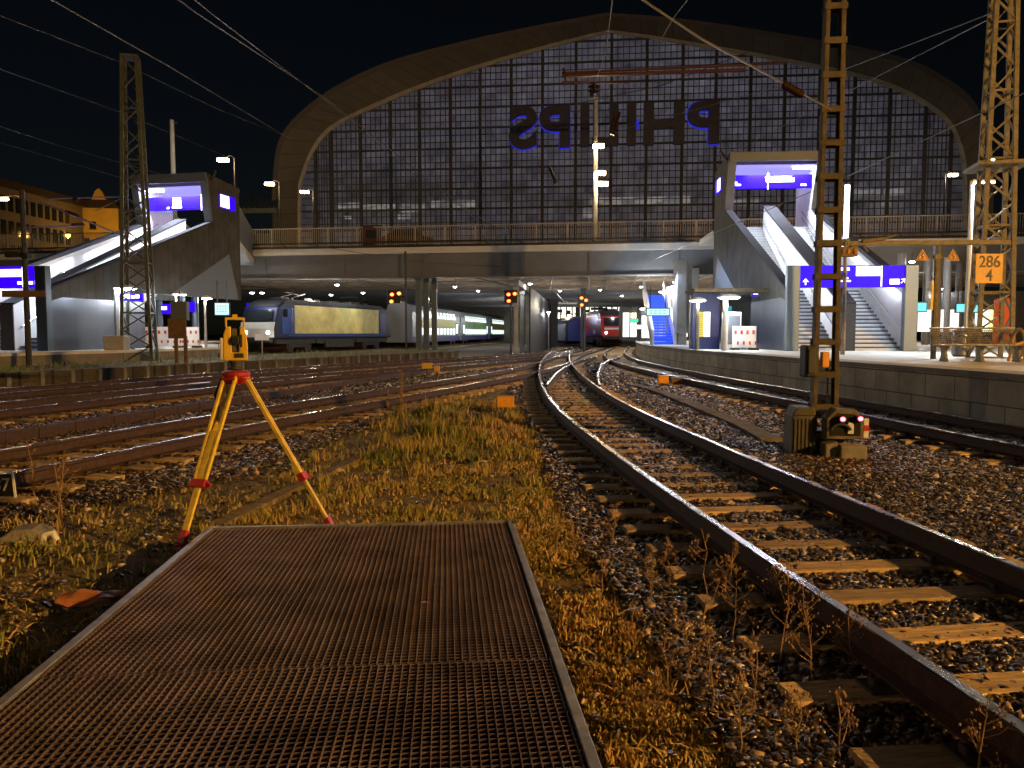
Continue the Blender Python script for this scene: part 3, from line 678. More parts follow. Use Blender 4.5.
outer=[(u,max(z,ZB) if i not in(0,) else ZB) for i,(u,z) in enumerate(outer)]
def fixb(p): p[0]=(p[0][0],ZB); p[-1]=(p[-1][0],ZB); return p
outer=fixb(outer); inner=fixb(inner)
# resample both arches to the same count per segment (they have equal control counts)
def dens(p,k=5):
    P=[p[0]]+p+[p[-1]]; out=[]
    for i in range(1,len(P)-2):
        a,b,c,d=[np.array(q) for q in P[i-1:i+3]]
        for j in range(k):
            t=j/k; out.append(tuple(.5*((2*b)+(c-a)*t+(2*a-5*b+4*c-d)*t*t+(-a+3*b-3*c+d)*t**3)))
    out.append(p[-1]); return out
# keep the ridge sharp: split at the apex
def dens2(p): return dens(p[:10])[:-1]+dens(p[9:])
outer=[(u*.975,1.47+(z-1.47)*.965 if z>ZB+.1 else z) for u,z in outer]
OD=dens2(outer); ID=dens2(inner)
mb=MB(); n=len(OD)
Lq=0; me_uv=[]
for i,(o_,i_) in enumerate(zip(OD,ID)):
    mb.v+=[(o_[0],-2.2,o_[1]),(i_[0],-.3,i_[1])]
for i in range(n-1): mb.f.append((2*i,2*i+1,2*i+3,2*i+2)); mb.mi.append(0)
me=bpy.data.meshes.new('gable_soffit'); me.from_pydata(mb.v,[],mb.f); me.materials.append(M['archband']); uv=me.uv_layers.new(name='UVMap')
LL=[0]
for i in range(1,n): LL.append(LL[-1]+math.dist(OD[i],OD[i-1]))
for p in me.polygons:
    for li in p.loop_indices:
        vi=me.loops[li].vertex_index; uv.data[li].uv=(LL[vi//2],(vi%2)*3+.5)
o=bpy.data.objects.new('gable_soffit',me); COL.objects.link(o); o.parent=hall
mb=MB()
for i in range(n-1):
    a,b=OD[i],OD[i+1]; k=1.012
    mb.quad((a[0],-2.25,a[1]),(b[0],-2.25,b[1]),(b[0]*k,-2.25,b[1]+.45),(a[0]*k,-2.25,a[1]+.45))
    mb.quad((a[0]*k,-2.25,a[1]+.45),(b[0]*k,-2.25,b[1]+.45),(b[0]*k,60,b[1]+.45),(a[0]*k,60,a[1]+.45))
    mb.quad((a[0],-2.2,a[1]),(b[0],-2.2,b[1]),(b[0],60,b[1]),(a[0],60,a[1]))
mb.build('roof_shell','hallroof',hall)
mb=MB()
for i in range(n-1): mb.bar((ID[i][0],-.35,ID[i][1]),(ID[i+1][0],-.35,ID[i+1][1]),.3,.42)
mb.build('arch_trim','conclight',hall)
mb=MB(); mb.v=[(u,0,z) for u,z in ID]; mb.f=[tuple(range(n))]; mb.mi=[0]; mb.build('glazing','hallglass',hall)
IDu=np.array([p[0] for p in ID]); IDz=np.array([p[1] for p in ID])
def ztop(u): 
    k=np.argsort(IDu); return float(np.interp(u,IDu[k],IDz[k]))
def urange(z):
    us=np.linspace(IDu.min(),IDu.max(),1500); zz=np.array([ztop(u) for u in us]); q=us[zz>z]; return (q.min(),q.max()) if len(q) else None
mb=MB(); u0=hp(612,100)[0]
mainu=[hp(px,150)[0] for px in(316,332,361,391,420,451,480.5,511.5,542.5,575.7,611,646,681.6,714.7,749,783,818,852.6,888,924,950)]
for u in mainu: mb.bar((u,-.2,ZB-.5),(u,-.2,ztop(u)),.3,.36)
for k in range(13):
    z=ZB+.6+k*2.12; q=urange(z)
    if q: mb.bar((q[0],-.16,z),(q[1],-.16,z),.2,.18)
mb.build('main_mullions','hallframe',hall)
mb=MB()
for a,b in zip(mainu[:-1],mainu[1:]):
    m_=5
    for j in range(1,m_+1):
        u=a+(b-a)*j/(m_+1); mb.bar((u,-.08,ZB),(u,-.08,ztop(u)),.085)
for k in range(40):
    z=ZB+.6+k*.707
    if k%3==0: continue
    q=urange(z)
    if q: mb.bar((q[0],-.07,z),(q[1],-.07,z),.08)
mb.build('glazing_bars','hallframe',hall)
# deck-level plinth wall of the hall
mb=MB(); mb.box((0,.4,7.3),(77,.9,1.4)); mb.build('plinth','girder',hall)
mb=MB(); mb.box((0,30,7.6),(76,60,.3)); mb.build('hall_floor','darksteel',hall)
mb=MB()
for i in range(1,13): 
    for a,b in zip(OD[:-1],OD[1:]): mb.bar((a[0]*.985,i*4.8,a[1]-.6),(b[0]*.985,i*4.8,b[1]-.6),.35,.5)
mb.build('roof_ribs','hallframe',hall)
mb=MB(); mb.v=[(u*1.0,60,z) for u,z in OD]; mb.f=[tuple(range(n))]; mb.mi=[0]; mb.build('rear_gable','hallroof',hall)
mb=MB()
for (a,b,y0,y1) in ((337,362,203,208),(362,395,204,209),(400,425,203,212),(430,475,201,207),(345,352,216,219),(398,410,214,219),(583,592,207,218),(590,690,198,203),(725,760,200,205),(853,880,190,195),(884,905,189,195),(880,890,200,206)):
    d=6+random.random()*8; 
    def hq(px,py,dd):
        dr=ray(px,py); c=Vector((0,0,CAMZ)); t=(HO-c+V_*dd).dot(V_)/dr.dot(V_); q=c+dr*t-HO; return q.dot(U),q.z
    q0=hq(a,y0,d);q1=hq(b,y1,d); mb.box(((q0[0]+q1[0])/2,d,(q0[1]+q1[1])/2),(abs(q1[0]-q0[0]),.2,abs(q1[1]-q0[1])))
mb.build('gallery_windows','hallwin',hall)
mb=MB(); mb.box((0,16,11.2),(68,4,.4)); mb.box((0,14,13.6),(60,.4,.5)); mb.build('gallery','hallframe',hall)
# mirrored lettering seen from behind (reads PHILIPS from the other side)
ltr=thing('roof_lettering','large blue glowing letters seen mirrored through the hall glass','lettering',HO+V_*(-.9),hang)
lx=[(524,'S'),(557,'P'),(585,'I'),(607,'L'),(631,'I'),(663,'H'),(704,'P')]
for px,ch in lx:
    u,z=hp(px,130 if ch!='S' else 132)
    z=hp(px,132-(px-520)/190*5)[1]
    me=text_mesh(ch,5.7,.25,.2); me.materials.clear(); me.materials.append(M['letter'])
    o=bpy.data.objects.new('letter',me); COL.objects.link(o); o.parent=ltr; o.location=(u,0,z); o.rotation_euler=(PI/2,0,0); o.scale=(-1.12 if ch in 'SPH' else -1.0,1,1)
    if ch in 'SP':
        me=text_mesh(ch,5.7,.03,.2 if ch=='S' else .22); me.materials.clear(); me.materials.append(M['blueglow'])
        g_=bpy.data.objects.new('glow_tube',me); COL.objects.link(g_); g_.parent=o; g_.location=(0,-.13,-.3)
        g2_=g_.copy(); COL.objects.link(g2_); g2_.parent=o; g2_.location=(.05,.13,-.3)
    elif ch=='I' and px>610:
        mb=MB(); mb.box((-.62,.3,-.28),(.3,1.0,.05)); mb.build('glow_tube','blueglow',o)
# flank of the hall, left: ribbed side roof
mb=MB()
for i in range(9): a=at(243+i*4,210,80); b_=at(249+i*4,195,86); mb.bar(a,b_,.16,.12)
a=at(240,211,80); b_=at(277,211,80); mb.bar(a,b_,.4,.5); mb.box((at(259,215,84).x,84,9.0),(4.5,3,6)); 
o=mb.build('side_roof','mastgreen'); tag(o,'ribbed greenish side roof left of the hall arch','roof')
# stuff on the bridge: red hut, panels
rd=thing('red_kiosk','small red lit kiosk behind the bridge railing','kiosk',at(372,238,57)*1.0)
rd.location.z=7.8
mb=MB(); mb.box((0,0,.7),(1.2,.8,1.4)); mb.build('body','carred',rd,bevel=.03); mb=MB(); mb.box((0,-.42,.85),(.7,.03,.6)); mb.build('window','glassdark',rd); mb=MB(); mb.box((0,0,1.45),(1.4,1.0,.1)); mb.build('roof','darksteel',rd)
rc=thing('parked_car','small dark red car parked behind the bridge railing','car',(at(407,238,58).x,58.5,7.8))
mb=MB(); mb.prism([(-1.9,.25),(1.9,.25),(1.95,.7),(1.2,.85),(.7,1.35),(-.9,1.38),(-1.6,.9),(-1.95,.8)],-.8,.8,'y'); mb.build('body','carred',rc,bevel=.08)
mb=MB(); mb.prism([(-1.3,.88),(1.0,.88),(.62,1.28),(-.85,1.3)],-.82,.82,'y'); mb.build('windows','glassdark',rc)
for xx in(-1.2,1.2):
    mb=MB(); mb.tube([(xx,-.84,.3),(xx,.84,.3)],.3,14); mb.build('wheel','black',rc)
# ------------------------------------------------------------------ stair towers
def stair(label,loc,rz,sgn,Wd,deck,sign_kind,vfb,vft,vb,zfb,zt):
    """local: x right, y up the stairs, z=0 platform. sgn=-1: visible side is the left one"""
    t=thing('stair_tower',label,'stair tower',loc,rz,'covered stair towers')
    hw=Wd/2; sw=.28
    wall=[(.02,0),(.02,2.45),(vfb,zfb),(vft,zt),(vb,zt-.25),(vb,2.6),(5.6,2.6),(5.6,0)]
    lower=[(.02,0),(.02,2.0),(5.6,2.3),(5.6,0)]
    for s in(-1,1):
        x0=s*hw; x1=s*(hw-sw)
        mb=MB(); mb.prism(wall,x0,x1,'x'); wl_=mb.build('side_wall','clad',t,uvmode='auto')
        mb=MB(); mb.prism([(.03,0),(.03,2.0),(.6,2.15),(5.62,2.15),(5.62,0)],x0+s*.012,x0-s*.002,'x'); mb.build('lower_panel','steelblue',wl_,uvmode='auto')
        mb=MB(); mb.prism([(vb-1.2,5.1),(vb-.3,2.62),(vb-6.5,2.62)][::-1],x0+s*.02,x0-s*.002,'x'); mb.build('soffit_panel','cladlight',wl_)
        mb=MB(); mb.prism([(.1,.0),(.1,2.36),(vfb+.02,zfb-.1),(vft+.3,zt-.3),(vb-.1,zt-.4),(vb-.1,deck-1.0),(13.0 if vb>14.5 else 12.4,deck-.9),(1.2,0)],x1-s*.002,x1-s*.03,'x'); mb.build('inner_lining','lining',wl_)
        mb=MB(); mb.bar((s*(hw-sw/2),0,2.49),(s*(hw-sw/2),vfb+.02,zfb+.04),sw+.1,.09); mb.build('wall_cap','capdark',wl_)
        mb=MB(); xr=s*(hw-sw-.13); mb.tube([(xr,.1,1.0),(xr,.5,1.0),(xr,5.3,3.6),(xr,6.7,3.6),(xr,vb-1.6,deck+.95)],.025,6); mb.tube([(xr,.5,.65),(xr,5.3,3.25),(xr,6.7,3.25),(xr,vb-1.6,deck+.6)],.02,6); mb.build('handrail','chrome',t)
    # divider
    vd=vfb+.5; zd=zfb+.25
    dv=[(.2,0),(.2,1.85),(vd,zd),(vd,deck-1.1),(1.3,0)]
    mb=MB(); mb.prism(dv,-.3,.3,'x'); d_=mb.build('divider_wall','lining',t)
    mb=MB(); mb.bar((0,.2,1.9),(0,vd,zd+.04),.66,.08); mb.box((0,.16,.93),(.62,.06,1.86)); mb.build('divider_cap','capdark',d_)
    for s in(-1,1):
        mb=MB(); xr=s*.42; mb.tube([(xr,.5,1.0),(xr,5.3,3.6),(xr,6.7,3.6),(xr,vd-.1,deck+.3)],.025,6); mb.build('handrail','chrome',t)
    # steps
    n1=16; n2=24
    for s in(-1,1):
        xa,xb=s*.33,s*(hw-sw-.035); xc=(xa+xb)/2; wd=abs(xb-xa); mb=MB(); nb=MB()
        r1=2.65; g1_=4.8
        for i in range(n1):
            z=(i+1)*r1/n1; y=.4+i*g1_/n1; mb.box((xc,y+g1_/n1/2+.1,z/2+ .0),(wd,g1_/n1+.2,z) if i<1 else (wd,g1_/n1+.2,z)); nb.box((xc,y+.02,z+.006),(wd-.02,.05,.012)); nb.box((xc,y-.003,z-.035),(wd-.02,.006,.05))
        mb.box((xc,5.2+.75,r1-.1),(wd,1.6,.2))
        r2=deck-r1; y2=6.7; g2_=vb-2.0-6.7
        for i in range(n2):
            z=r1+(i+1)*r2/n2; y=y2+i*g2_/n2; mb.box((xc,y+g2_/n2/2,z-.16),(wd,g2_/n2+.02,.32)); nb.box((xc,y+.02,z+.006),(wd-.02,.05,.012)); nb.box((xc,y-.003,z-.035),(wd-.02,.006,.05))
        f_=mb.build('step_flight','step',t); nb.build('nosings','nosing',f_)
    mb=MB(); mb.box((0,vb-.9,deck-.12),(Wd-.7,2.2,.24)); mb.build('top_landing','step',t)
    # gate: columns and sign
    for s in(-1,1):
        mb=MB(); mb.box((s*(hw-.22),-.12,1.68),(.5,.3,3.36)); mb.build('gate_column','graycol',t,bevel=.02)
    mb=MB(); mb.box((0,-.08,2.93),(Wd-.96,.22,.86)); sg=mb.build('direction_sign','blue',t,bevel=.01)
    def wbar(x,z,w,h): 
        m_=MB(); m_.box((x,-.2,z),(w,.02,h)); return m_
    if sign_kind=='right':
        for n_,a in (('white_panel',(.62,3.13,.95*1.0,.36)),('white_panel',(1.12,2.93,.04,.8)),('white_panel',(-.42,3.22,.62,.12)),('white_panel',(1.62,2.72,.36,.2)),('white_panel',(-.3,2.75,.5,.06)),('white_panel',(-.6,2.86,.9,.06))): wbar(*a).build(n_,'white_sign',sg)
        for (x,z,a) in((-1.78,2.72,0),(2.0*.98-.02,2.74,-PI/4)):
            m_=MB(); c_=Vector((x,-.2,z)); d_=Vector((math.sin(-a),0,math.cos(a))); p_=Vector((d_.z,0,-d_.x))
            m_.bar(c_-d_*.11,c_+d_*.1,.04,.02); m_.bar(c_+d_*.12,c_+d_*.0+p_*.1,.035,.02); m_.bar(c_+d_*.12,c_+d_*.0-p_*.1,.035,.02); m_.build('arrow','white_sign',sg)
    else:
        for a in((.35,3.1,1.6,.3),(-1.3,3.05,1.0,.34),(1.28,2.7,.7,.12),(1.8,2.72,.14,.16)): wbar(*a).build('white_panel','white_sign',sg)
        wbar(.98+.2,2.93,.04,.8).build('white_panel','white_sign',sg)
    # portal
    mb=MB(); mb.prism([(vft-.02,zt),(vft-.08,zt+.3),(vb+.1,zt+.05),(vb+.02,zt-.25)],-hw-.02,hw+.02,'x'); rf=mb.build('portal_roof','clad',t,uvmode='auto')
    mb=MB()
    for s in(-1,1): mb.bar((s*(hw-.17),vfb-.06,zfb),(s*(hw-.17),vft-.08,zt+.1),.42,.14)
    mb.bar((-hw,vft-.1,zt+.08),(hw,vft-.1,zt+.08),.14,.5); mb.build('portal_frame','cladlight',t,bevel=.02)
    mb=MB(); mb.box((0,(vft+vb)/2,zt-.33),(Wd-.6,vb-vft-.3,.06)); mb.build('ceiling_panel',M.setdefault('ceil_glow',emis('blue white ceiling glow',(.42,.38,1),.9)),rf)  # ceiling given its own glow in place of reflected blue light
    vs=vft+1.0; zs_=zt-1.05
    mb=MB(); mb.box((0,vs,zs_),(Wd-.62,.2,.72)); ps=mb.build('portal_sign','blue',t,bevel=.01)
    if sgn<0:
        for a in((.45,9.22,1.5,.22),(-.2,9.15,.05,.9),(-1.8,8.9,.3,.1),(-1.9,9.05,.12,.1),(1.7,8.85,.3,.1),(.35,9.42,1.4,.08)): 
            m_=MB(); m_.box((a[0],vs-.12,zs_+(a[1]-9.12)*.75),(a[2],.02,a[3])); m_.build('white_panel','white_sign',ps)
    else:
        for a in((-.2,9.45,.5,.08),(-.2,9.25,.5,.16),(-.2,9.0,.5,.16),(-.2,8.82,.6,.1),(-.75,8.78,.12,.1),(1.3,9.1,.05,.85),(1.55,9.2,.3,.3)):
            m_=MB(); m_.box((a[0],vs-.12,zs_+(a[1]-9.12)*.75),(a[2],.02,a[3])); m_.build('white_panel','white_sign',ps)
    mb=MB(); mb.box((-sgn*(hw-.95),vft+.45,zt-.42),(1.0,.4,.08)); mb.build('ceiling_lamp','lamp_white',rf)
    # illuminated station sign on the outer side wall
    sx=sgn*(hw+.04); mb=MB(); mb.box((sx,vb-1.3,zt-.95),(.08,1.5,.75)); ws=mb.build('side_sign','blue',t,bevel=.01)
    mb=MB(); mb.box((sx+sgn*.045,vb-1.6,zt-.95),(.02,.85,.66)); mb.build('white_panel','white_sign',ws)
    # cameras
    mb=MB(); mb.bar((sgn*(hw+.05),vft+.3,zt),(sgn*(hw+.5),vft,zt+.4),.12,.14); mb.build('camera','darksteel',t)
    mw=t.matrix_basis if False else Matrix.Translation(loc)@Matrix.Rotation(rz,4,'Z')
    def wp(x,y,z): return mw@Vector((x,y,z))
    a=light('AREA',wp(0,vft+.6,zt-.5),420,(.80,.84,1),2.6,shape='RECTANGLE',size_y=.5); aim(a,wp(0,vft-1.5,0))
    for s in(-1,1):
        for (ya,za,yb) in((1.6,2.2+.4,0),(4.8,4.0,0),(8.0,5.3,0),(10.6,6.3,0)):
            x_=s*(hw-sw-.12); q=light('AREA',wp(x_,ya,za+.55*(deck/6.7)),80,(.88,.93,1),2.4,shape='RECTANGLE',size_y=.06)
            q.matrix_world=mw@Matrix.Translation((x_,ya,2.2+ya*(zfb-2.45)/vfb))@Matrix.Rotation(R(22.5),4,'X')@Matrix.Rotation(PI/2,4,'Z')@Matrix.Rotation(R(-s*-38),4,'X')
    return t
RO=Vector((13.35,30.6,.755)); stair('right stair tower with two lit flights and blue sign',RO,-math.atan(.066),-1,4.95,6.6,'right',11.9,11.1,15.0,7.4,10.0)
LO=Vector((-20.6,31.3,.76)); lt=stair('left stair tower with lit flights beside the lattice mast',LO,-math.atan(.2),1,4.5,5.9,'left',11.4,11.0,14.1,6.65,8.9)
# walkways from towers to the bridge
mb=MB(); a=LO+Matrix.Rotation(-math.atan(.2),3,'Z')@Vector((0,15.6,0)); 
wk=thing('walkway','glazed walkway joining left tower and bridge','walkway',(a.x+.2,a.y-1.2,0),math.atan(.26))
mb=MB(); mb.box((-.9,7,6.75),(4.4,14,.5)); mb.build('deck','cream',wk)
mb=MB()
for s in(-1,1): mb.box((-.9+s*2.15,7,8.1),(.05,13.5,2.0))
mb.build('glass_side','cladlight',wk)
a=RO+Matrix.Rotation(-math.atan(.066),3,'Z')@Vector((0,15.4,0))
wk=thing('walkway','short walkway joining right tower and bridge','walkway',(a.x,a.y,0),-math.atan(.066))
mb=MB(); mb.box((0,2,7.3),(5.0,4.5,.4)); mb.build('deck','cream',wk)
# ------------------------------------------------------------------ masts
def lattice(name,label,loc,rz,h,b0,b1,nseg,matn,ang=.09,grp='lattice catenary masts'):
    t=thing(name,label,'mast',loc,rz,grp); mb=MB()
    def c(i,z): k=(b0+(b1-b0)*z/h)/2; return Vector(((-k,k,k,-k)[i],(-k,-k,k,k)[i],z))
    for i in range(4): mb.bar(c(i,0),c(i,h),ang,ang)
    mb.build('corner_legs',matn,t); mb=MB()
    zs=[0]; 
    for j in range(nseg): zs.append(h*(j+1)/nseg)
    for j in range(nseg):
        for i in range(4):
            k=(i+1)%4; a,b=(i,k) if j%2==0 else(k,i)
            mb.bar(c(a,zs[j]),c(b,zs[j+1]),ang*.5,ang*.45)
        if j%3==0:
            for i in range(4): mb.bar(c(i,zs[j]),c((i+1)%4,zs[j]),ang*.5,ang*.5)
    mb.build('bracing',matn,t); mb=MB(); mb.box((0,0,h+.03),(b1+.12,b1+.12,.1)); mb.build('cap',matn,t); return t
p=gz(140,361,.27); ml=lattice('catenary_mast','tall grey lattice mast in front of left stair tower',(p.x,p.y,.2),R(14),12.75,1.15,.55,18,'mastgreen',.125)
q=lambda px,py: at(px,py,p.y)-Vector((p.x,p.y,.2))
def wrot(v,rz): return Matrix.Rotation(-rz,3,'Z')@v
ca=thing('cantilever_arm','tubular catenary cantilever reaching left from the lattice mast','catenary arm',(p.x,p.y,.2))
mb=MB(); mb.tube([q(124,196.5),q(45,199)],.03,6); mb.tube([q(124,236),q(40,202)],.035,6); mb.tube([q(76,226),q(25,227.5)],.028,6); mb.tube([q(122,198),q(95,211)],.02,5); mb.tube([q(86,219),q(76,226)],.02,5); mb.build('tubes','galv',ca)
mb=MB(); mb.tube([q(79,216.5),q(68,212)],.075,10); mb.tube([q(78,199),q(73,199.2)],.07,8); mb.tube([q(84,224.5),q(72,224.5)],.06,8); mb.build('insulators','insul',ca)
p2=Vector((at(996.5,340,22).x,22.3,.755)); m2=lattice('catenary_mast','tall ochre lattice mast behind the bench on right platform',p2,R(-14),12.5,.86,.42,20,'maststeel',.11)
mb=MB(); mb.box((0,0,5.45),(1.35,1.35,.1)); mb.build('collar','maststeel',m2)
# number board
nb_=thing('number_board','orange board reading 286 4 fixed to the ochre mast','sign',at(989,268.5,21.2))
mb=MB(); mb.box((0,0,0),(.74,.03,.80)); mb.build('plate','signorange',nb_,bevel=.006)
text_obj('digits','286',.40,.004,'blackpaint',nb_,(0,-.022,.17),scale=(1.0,1.12,1),bold=.004); text_obj('digits','4',.40,.004,'blackpaint',nb_,(.0,-.022,-.20),scale=(1.0,1.12,1),bold=.004)
mb=MB(); mb.bar((.2,.1,.2),(.2,.5,.2),.05); mb.bar((.2,.1,-.2),(.2,.5,-.2),.05); mb.build('bracket','maststeel',nb_)
# cross beam
bm_=thing('catenary_beam','long ochre horizontal beam reaching left from the mast','catenary beam',at(930,243,21.9))
a=at(843,243.5,21.9)-bm_.location;b_=at(1017,242,21.9)-bm_.location; mb=MB(); mb.bar(a,b_,.13,.13); mb.tube([at(862,243,21.8)-bm_.location+Vector((0,0,.05)),at(885,241.5,21.8)-bm_.location+Vector((0,0,.08))],.05,8); mb.tube([at(880,240,21.8)-bm_.location,at(895,235,21.8)-bm_.location],.035,6); mb.bar(at(864,246,21.8)-bm_.location,at(868,252,21.8)-bm_.location,.05); mb.build('beam','maststeel',bm_,bevel=.01)
# near batten mast
MY=11.0; mp_=gz(824,404,.1); base=Vector((at(824,400,MY).x,MY,-.2))
mm=thing('catenary_mast','near brown batten mast standing behind the red lamp signal','mast',base,R(-6),'lattice catenary masts' if 0 else 'framed catenary mast')
mb=MB(); h=9.5; b0,b1=.34,.20
for s in(-1,1):
    for (dx,w_,d_) in((0,.015,.16),):
        mb.bar((s*b0/2,0,.5),(s*b1/2,0,h),.014,.17)
    mb.bar((s*(b0/2-.025),-.08,.5),(s*(b1/2-.025),-.08,h),.055,.014); mb.bar((s*(b0/2-.025),.08,.5),(s*(b1/2-.025),.08,h),.055,.014)
up_=mb.build('channels','mastbrown',mm,bevel=.003)
for i in range(20):
    z=.62+i*.462; k=b0+(b1-b0)*(z-.5)/(h-.5)
    for y_ in(-.092,.092): mb=MB(); mb.box((0,y_,z),(k+.05,.012,.085)); mb.build('batten','mastbrown',mm)
mb=MB(); 
for s in(-1,1):
    mb.bar((s*.17,-.05,.5),(s*.27,-.12,.28),.03,.08); mb.bar((s*.17,.05,.5),(s*.27,.12,.28),.03,.08)
mb.box((0,0,.27),(.6,.4,.04)); mb.build('foot_plate','mastbrown',mm)
mb=MB(); mb.box((0,0,.1),(.5,.45,.3)); mb.build('foundation','conc',mm,bevel=.02)
# dark relay box hung on the mast
rb=thing('relay_box','dark rounded relay box hanging on the near mast','control box',at(808,361,MY-.02)); mb=MB(); mb.box((0,0,0),(.16,.26,.46)); mb.build('housing','black',rb,bevel=.03); mb=MB(); mb.box((0,-.14,0),(.1,.02,.34)); mb.build('cover','darksteel',rb,bevel=.01)
jb=thing('junction_box','small ochre junction box inside the near mast frame','control box',at(826,361,MY)); mb=MB(); mb.box((-.02,0,.02),(.10,.1,.22)); mb.build('housing','orangepaint',jb,bevel=.01); mb=MB(); mb.tube([(.0,0,-.1),(.04,0,-.16),(.08,0,-.14)],.025,8); mb.tube([(.02,-.02,-.1),(.02,-.04,-.7)],.012,6); mb.build('cable','black',jb)
# ground signal at mast foot
DS=gz(839,456,-.25)
sg=thing('ground_signal','ground signal housing with two glowing red lamps at mast foot','signal',(DS.x,DS.y,-.25),R(-8))
mb=MB(); mb.prism([(-.22,.26),(.27,.26),(.27,.52),(.17,.66),(-.10,.68),(-.22,.54)],-.18,.12,'y'); bd=mb.build('housing','signorange' if 0 else 'maststeel',sg,bevel=.012)
mb=MB(); mb.prism([(-.17,.31),(.22,.31),(.22,.50),(.14,.61),(-.08,.62),(-.17,.52)],-.19,-.178,'y'); mb.build('face','blackpaint',bd)
for xx,zz in((-.03,.545),(.20,.555)):
    mb=MB(); mb.tube([(xx,-.25,zz),(xx,-.19,zz)],[.05,.045],14); hd=mb.build('hood','darksteel',bd); mb=MB(); mb.lathe((0,0,0),[(.001,-.03),(.028,-.02),(.034,0),(.028,.02),(.001,.03)],12); o=mb.build('lamp','red_lamp',hd,smooth=True); o.location=(xx,-.245,zz)
mb=MB(); mb.box((.09,-.20,.42),(.075,.012,.16)); mb.build('white_plate','white_sign' if 0 else 'whitepaint',bd)
mb=MB(); mb.box((.30,-.16,.42),(.06,.03,.26)); mb.build('side_plate','whitepaint',sg); mb=MB(); mb.box((.30,-.178,.42),(.062,.008,.08)); mb.build('red_stripe','redwhite',sg)
mb=MB(); mb.tube([(-.04+.13*math.cos(a),-.21,.37+.1*math.sin(a)) for a in np.linspace(.2,2.9,9)],.02,8); mb.build('reflector_hood','darksteel',bd)
mb=MB(); mb.box((.09,-.24,.10),(.34,.28,.20)); mb.prism([(-.26,.0),(-.10,.0),(-.10,.24),(-.26,.20)],-.3,.0,'y'); mb.build('concrete_foot','orangepaint' if 0 else 'conc',sg,bevel=.015)
cb=thing('control_cabinet','ribbed green grey cabinet left of the red lamp signal','cabinet',(DS.x-.46,DS.y+.25,-.25),R(-6))
mb=MB(); mb.box((0,0,.28),(.34,.46,.56)); mb.prism([(-.17,.56),(.17,.56),(.12,.68),(-.1,.68)],-.22,.22,'y'); c_=mb.build('body','greenbox',cb,bevel=.015)
mb=MB()
for i in range(6): mb.box((-.13+i*.052,-.235,.28),(.018,.014,.48))
mb.build('ribs','greenbox',c_)
# ------------------------------------------------------------------ small items
def obox(name,label,px,py,Y,w,h,d,matn,cat,stem=True,grp=None):
    z0=-.25; l=at(px,py,Y); t=thing(name,label,cat,(l.x,Y,z0),0,grp); zc_=l.z-z0
    mb=MB(); mb.box((0,0,zc_),(w,d,h)); mb.build('box',matn,t,bevel=.012)
    mb=MB(); mb.box((0,-.0,zc_+h/2+.012),(w*1.06,d*1.08,.018)); mb.build('lid',matn,t,bevel=.005)
    mb=MB(); mb.tube([(0,0,0),(0,0,zc_-h/2)],.03,8); mb.build('post','darksteel',t); return t
obox('connection_box','orange connection box on a short post beside the grass',505.5,402,16.6,.36,.22,.16,'orangepaint','connection box')
obox('connection_box','orange connection box in the ballast between the right tracks',663,379.5,25,.33,.24,.2,'orangepaint','connection box')
obox('connection_box','brown box next to the orange box between right tracks',676,381,25.2,.32,.2,.2,'brownbox','connection box')
obox('connection_box','small yellow box standing among the left yard rails',427,366,31,.40,.2,.2,'yellow','connection box')
obox('connection_box','small pale orange box right of the small yellow one',437,369,28.5,.20,.2,.15,'signorange','connection box')
# number plate "87"
np_=thing('number_plate','black plate with white digits leaning on the left rail end','sign',at(3,485,7.7)); mb=MB(); mb.box((0,0,0),(.26,.02,.22)); mb.build('plate','blackpaint',np_); text_obj('digits','87',.19,.003,'whitepaint',np_,(-.01,-.014,0),scale=(.95,1,1))
mb=MB(); mb.bar((.115,-.02,.12),(.135,-.02,-.13),.022,.01); mb.bar((-.4,0,.125),(.10,0,.13),.03,.02); mb.build('white_edge','whitepaint',np_)
# scrap items
def crumple(name,label,cat,loc,size,matn,seed,rz):
    r=random.Random(seed); b=bmesh.new(); bmesh.ops.create_grid(b,x_segments=16,y_segments=8,size=.5)
    for v in b.verts:
        x_,y_=v.co.x,v.co.y
        v.co.z=.35*math.exp(-(y_*3)**2)+.16*math.sin(x_*9+seed)*math.cos(y_*8)+r.uniform(-.06,.06); v.co.x+=r.uniform(-.02,.02); v.co.y*=1-.5*abs(x_)
    me=bpy.data.meshes.new(name); b.to_mesh(me); b.free(); me.materials.append(M[matn]); o=bpy.data.objects.new(name,me); COL.objects.link(o)
    o.scale=size; o.location=loc; o.rotation_euler=(0,0,rz); sd=o.modifiers.new('s','SUBSURF'); sd.levels=1; sd.render_levels=2; so=o.modifiers.new('t','SOLIDIFY'); so.thickness=.01; tag(o,label,cat); return o
crumple('plastic_scrap','crumpled orange brown scrap lying beside the grating','debris',gz(95,600,-.2),(.42,.22,.16),'orangecloth',3,R(8))
l=gz(28,540,-.25); sl=thing('broken_slab','broken pale concrete slab lying in grass at far left','rubble',(l.x,l.y,-.27),R(12)); sl.scale=(.72,.8,.8)
mb=MB(); mb.prism([(-.24,0),(.2,0),(.24,.1),(.1,.17),(-.12,.16),(-.26,.08)],-.14,.16,'y'); mb.build('slab','conc',sl,bevel=.02); mb=MB(); mb.tube([(.2,-.12,.0),(.22,-.12,.1),(.30,-.1,.12),(.34,-.1,.03)],.035,8); mb.build('bent_pipe','whiteplastic',sl,smooth=True)
crumple('white_rag','pale rag lying between the rails of near track','debris',gz(582,402,-.17),(.35,.25,.12),'conclight',5,0)
crumple('plastic_scrap','reddish scrap lying inside the near right rail','debris',gz(986,583,-.2),(.26,.16,.12),'orangecloth',8,R(-20))
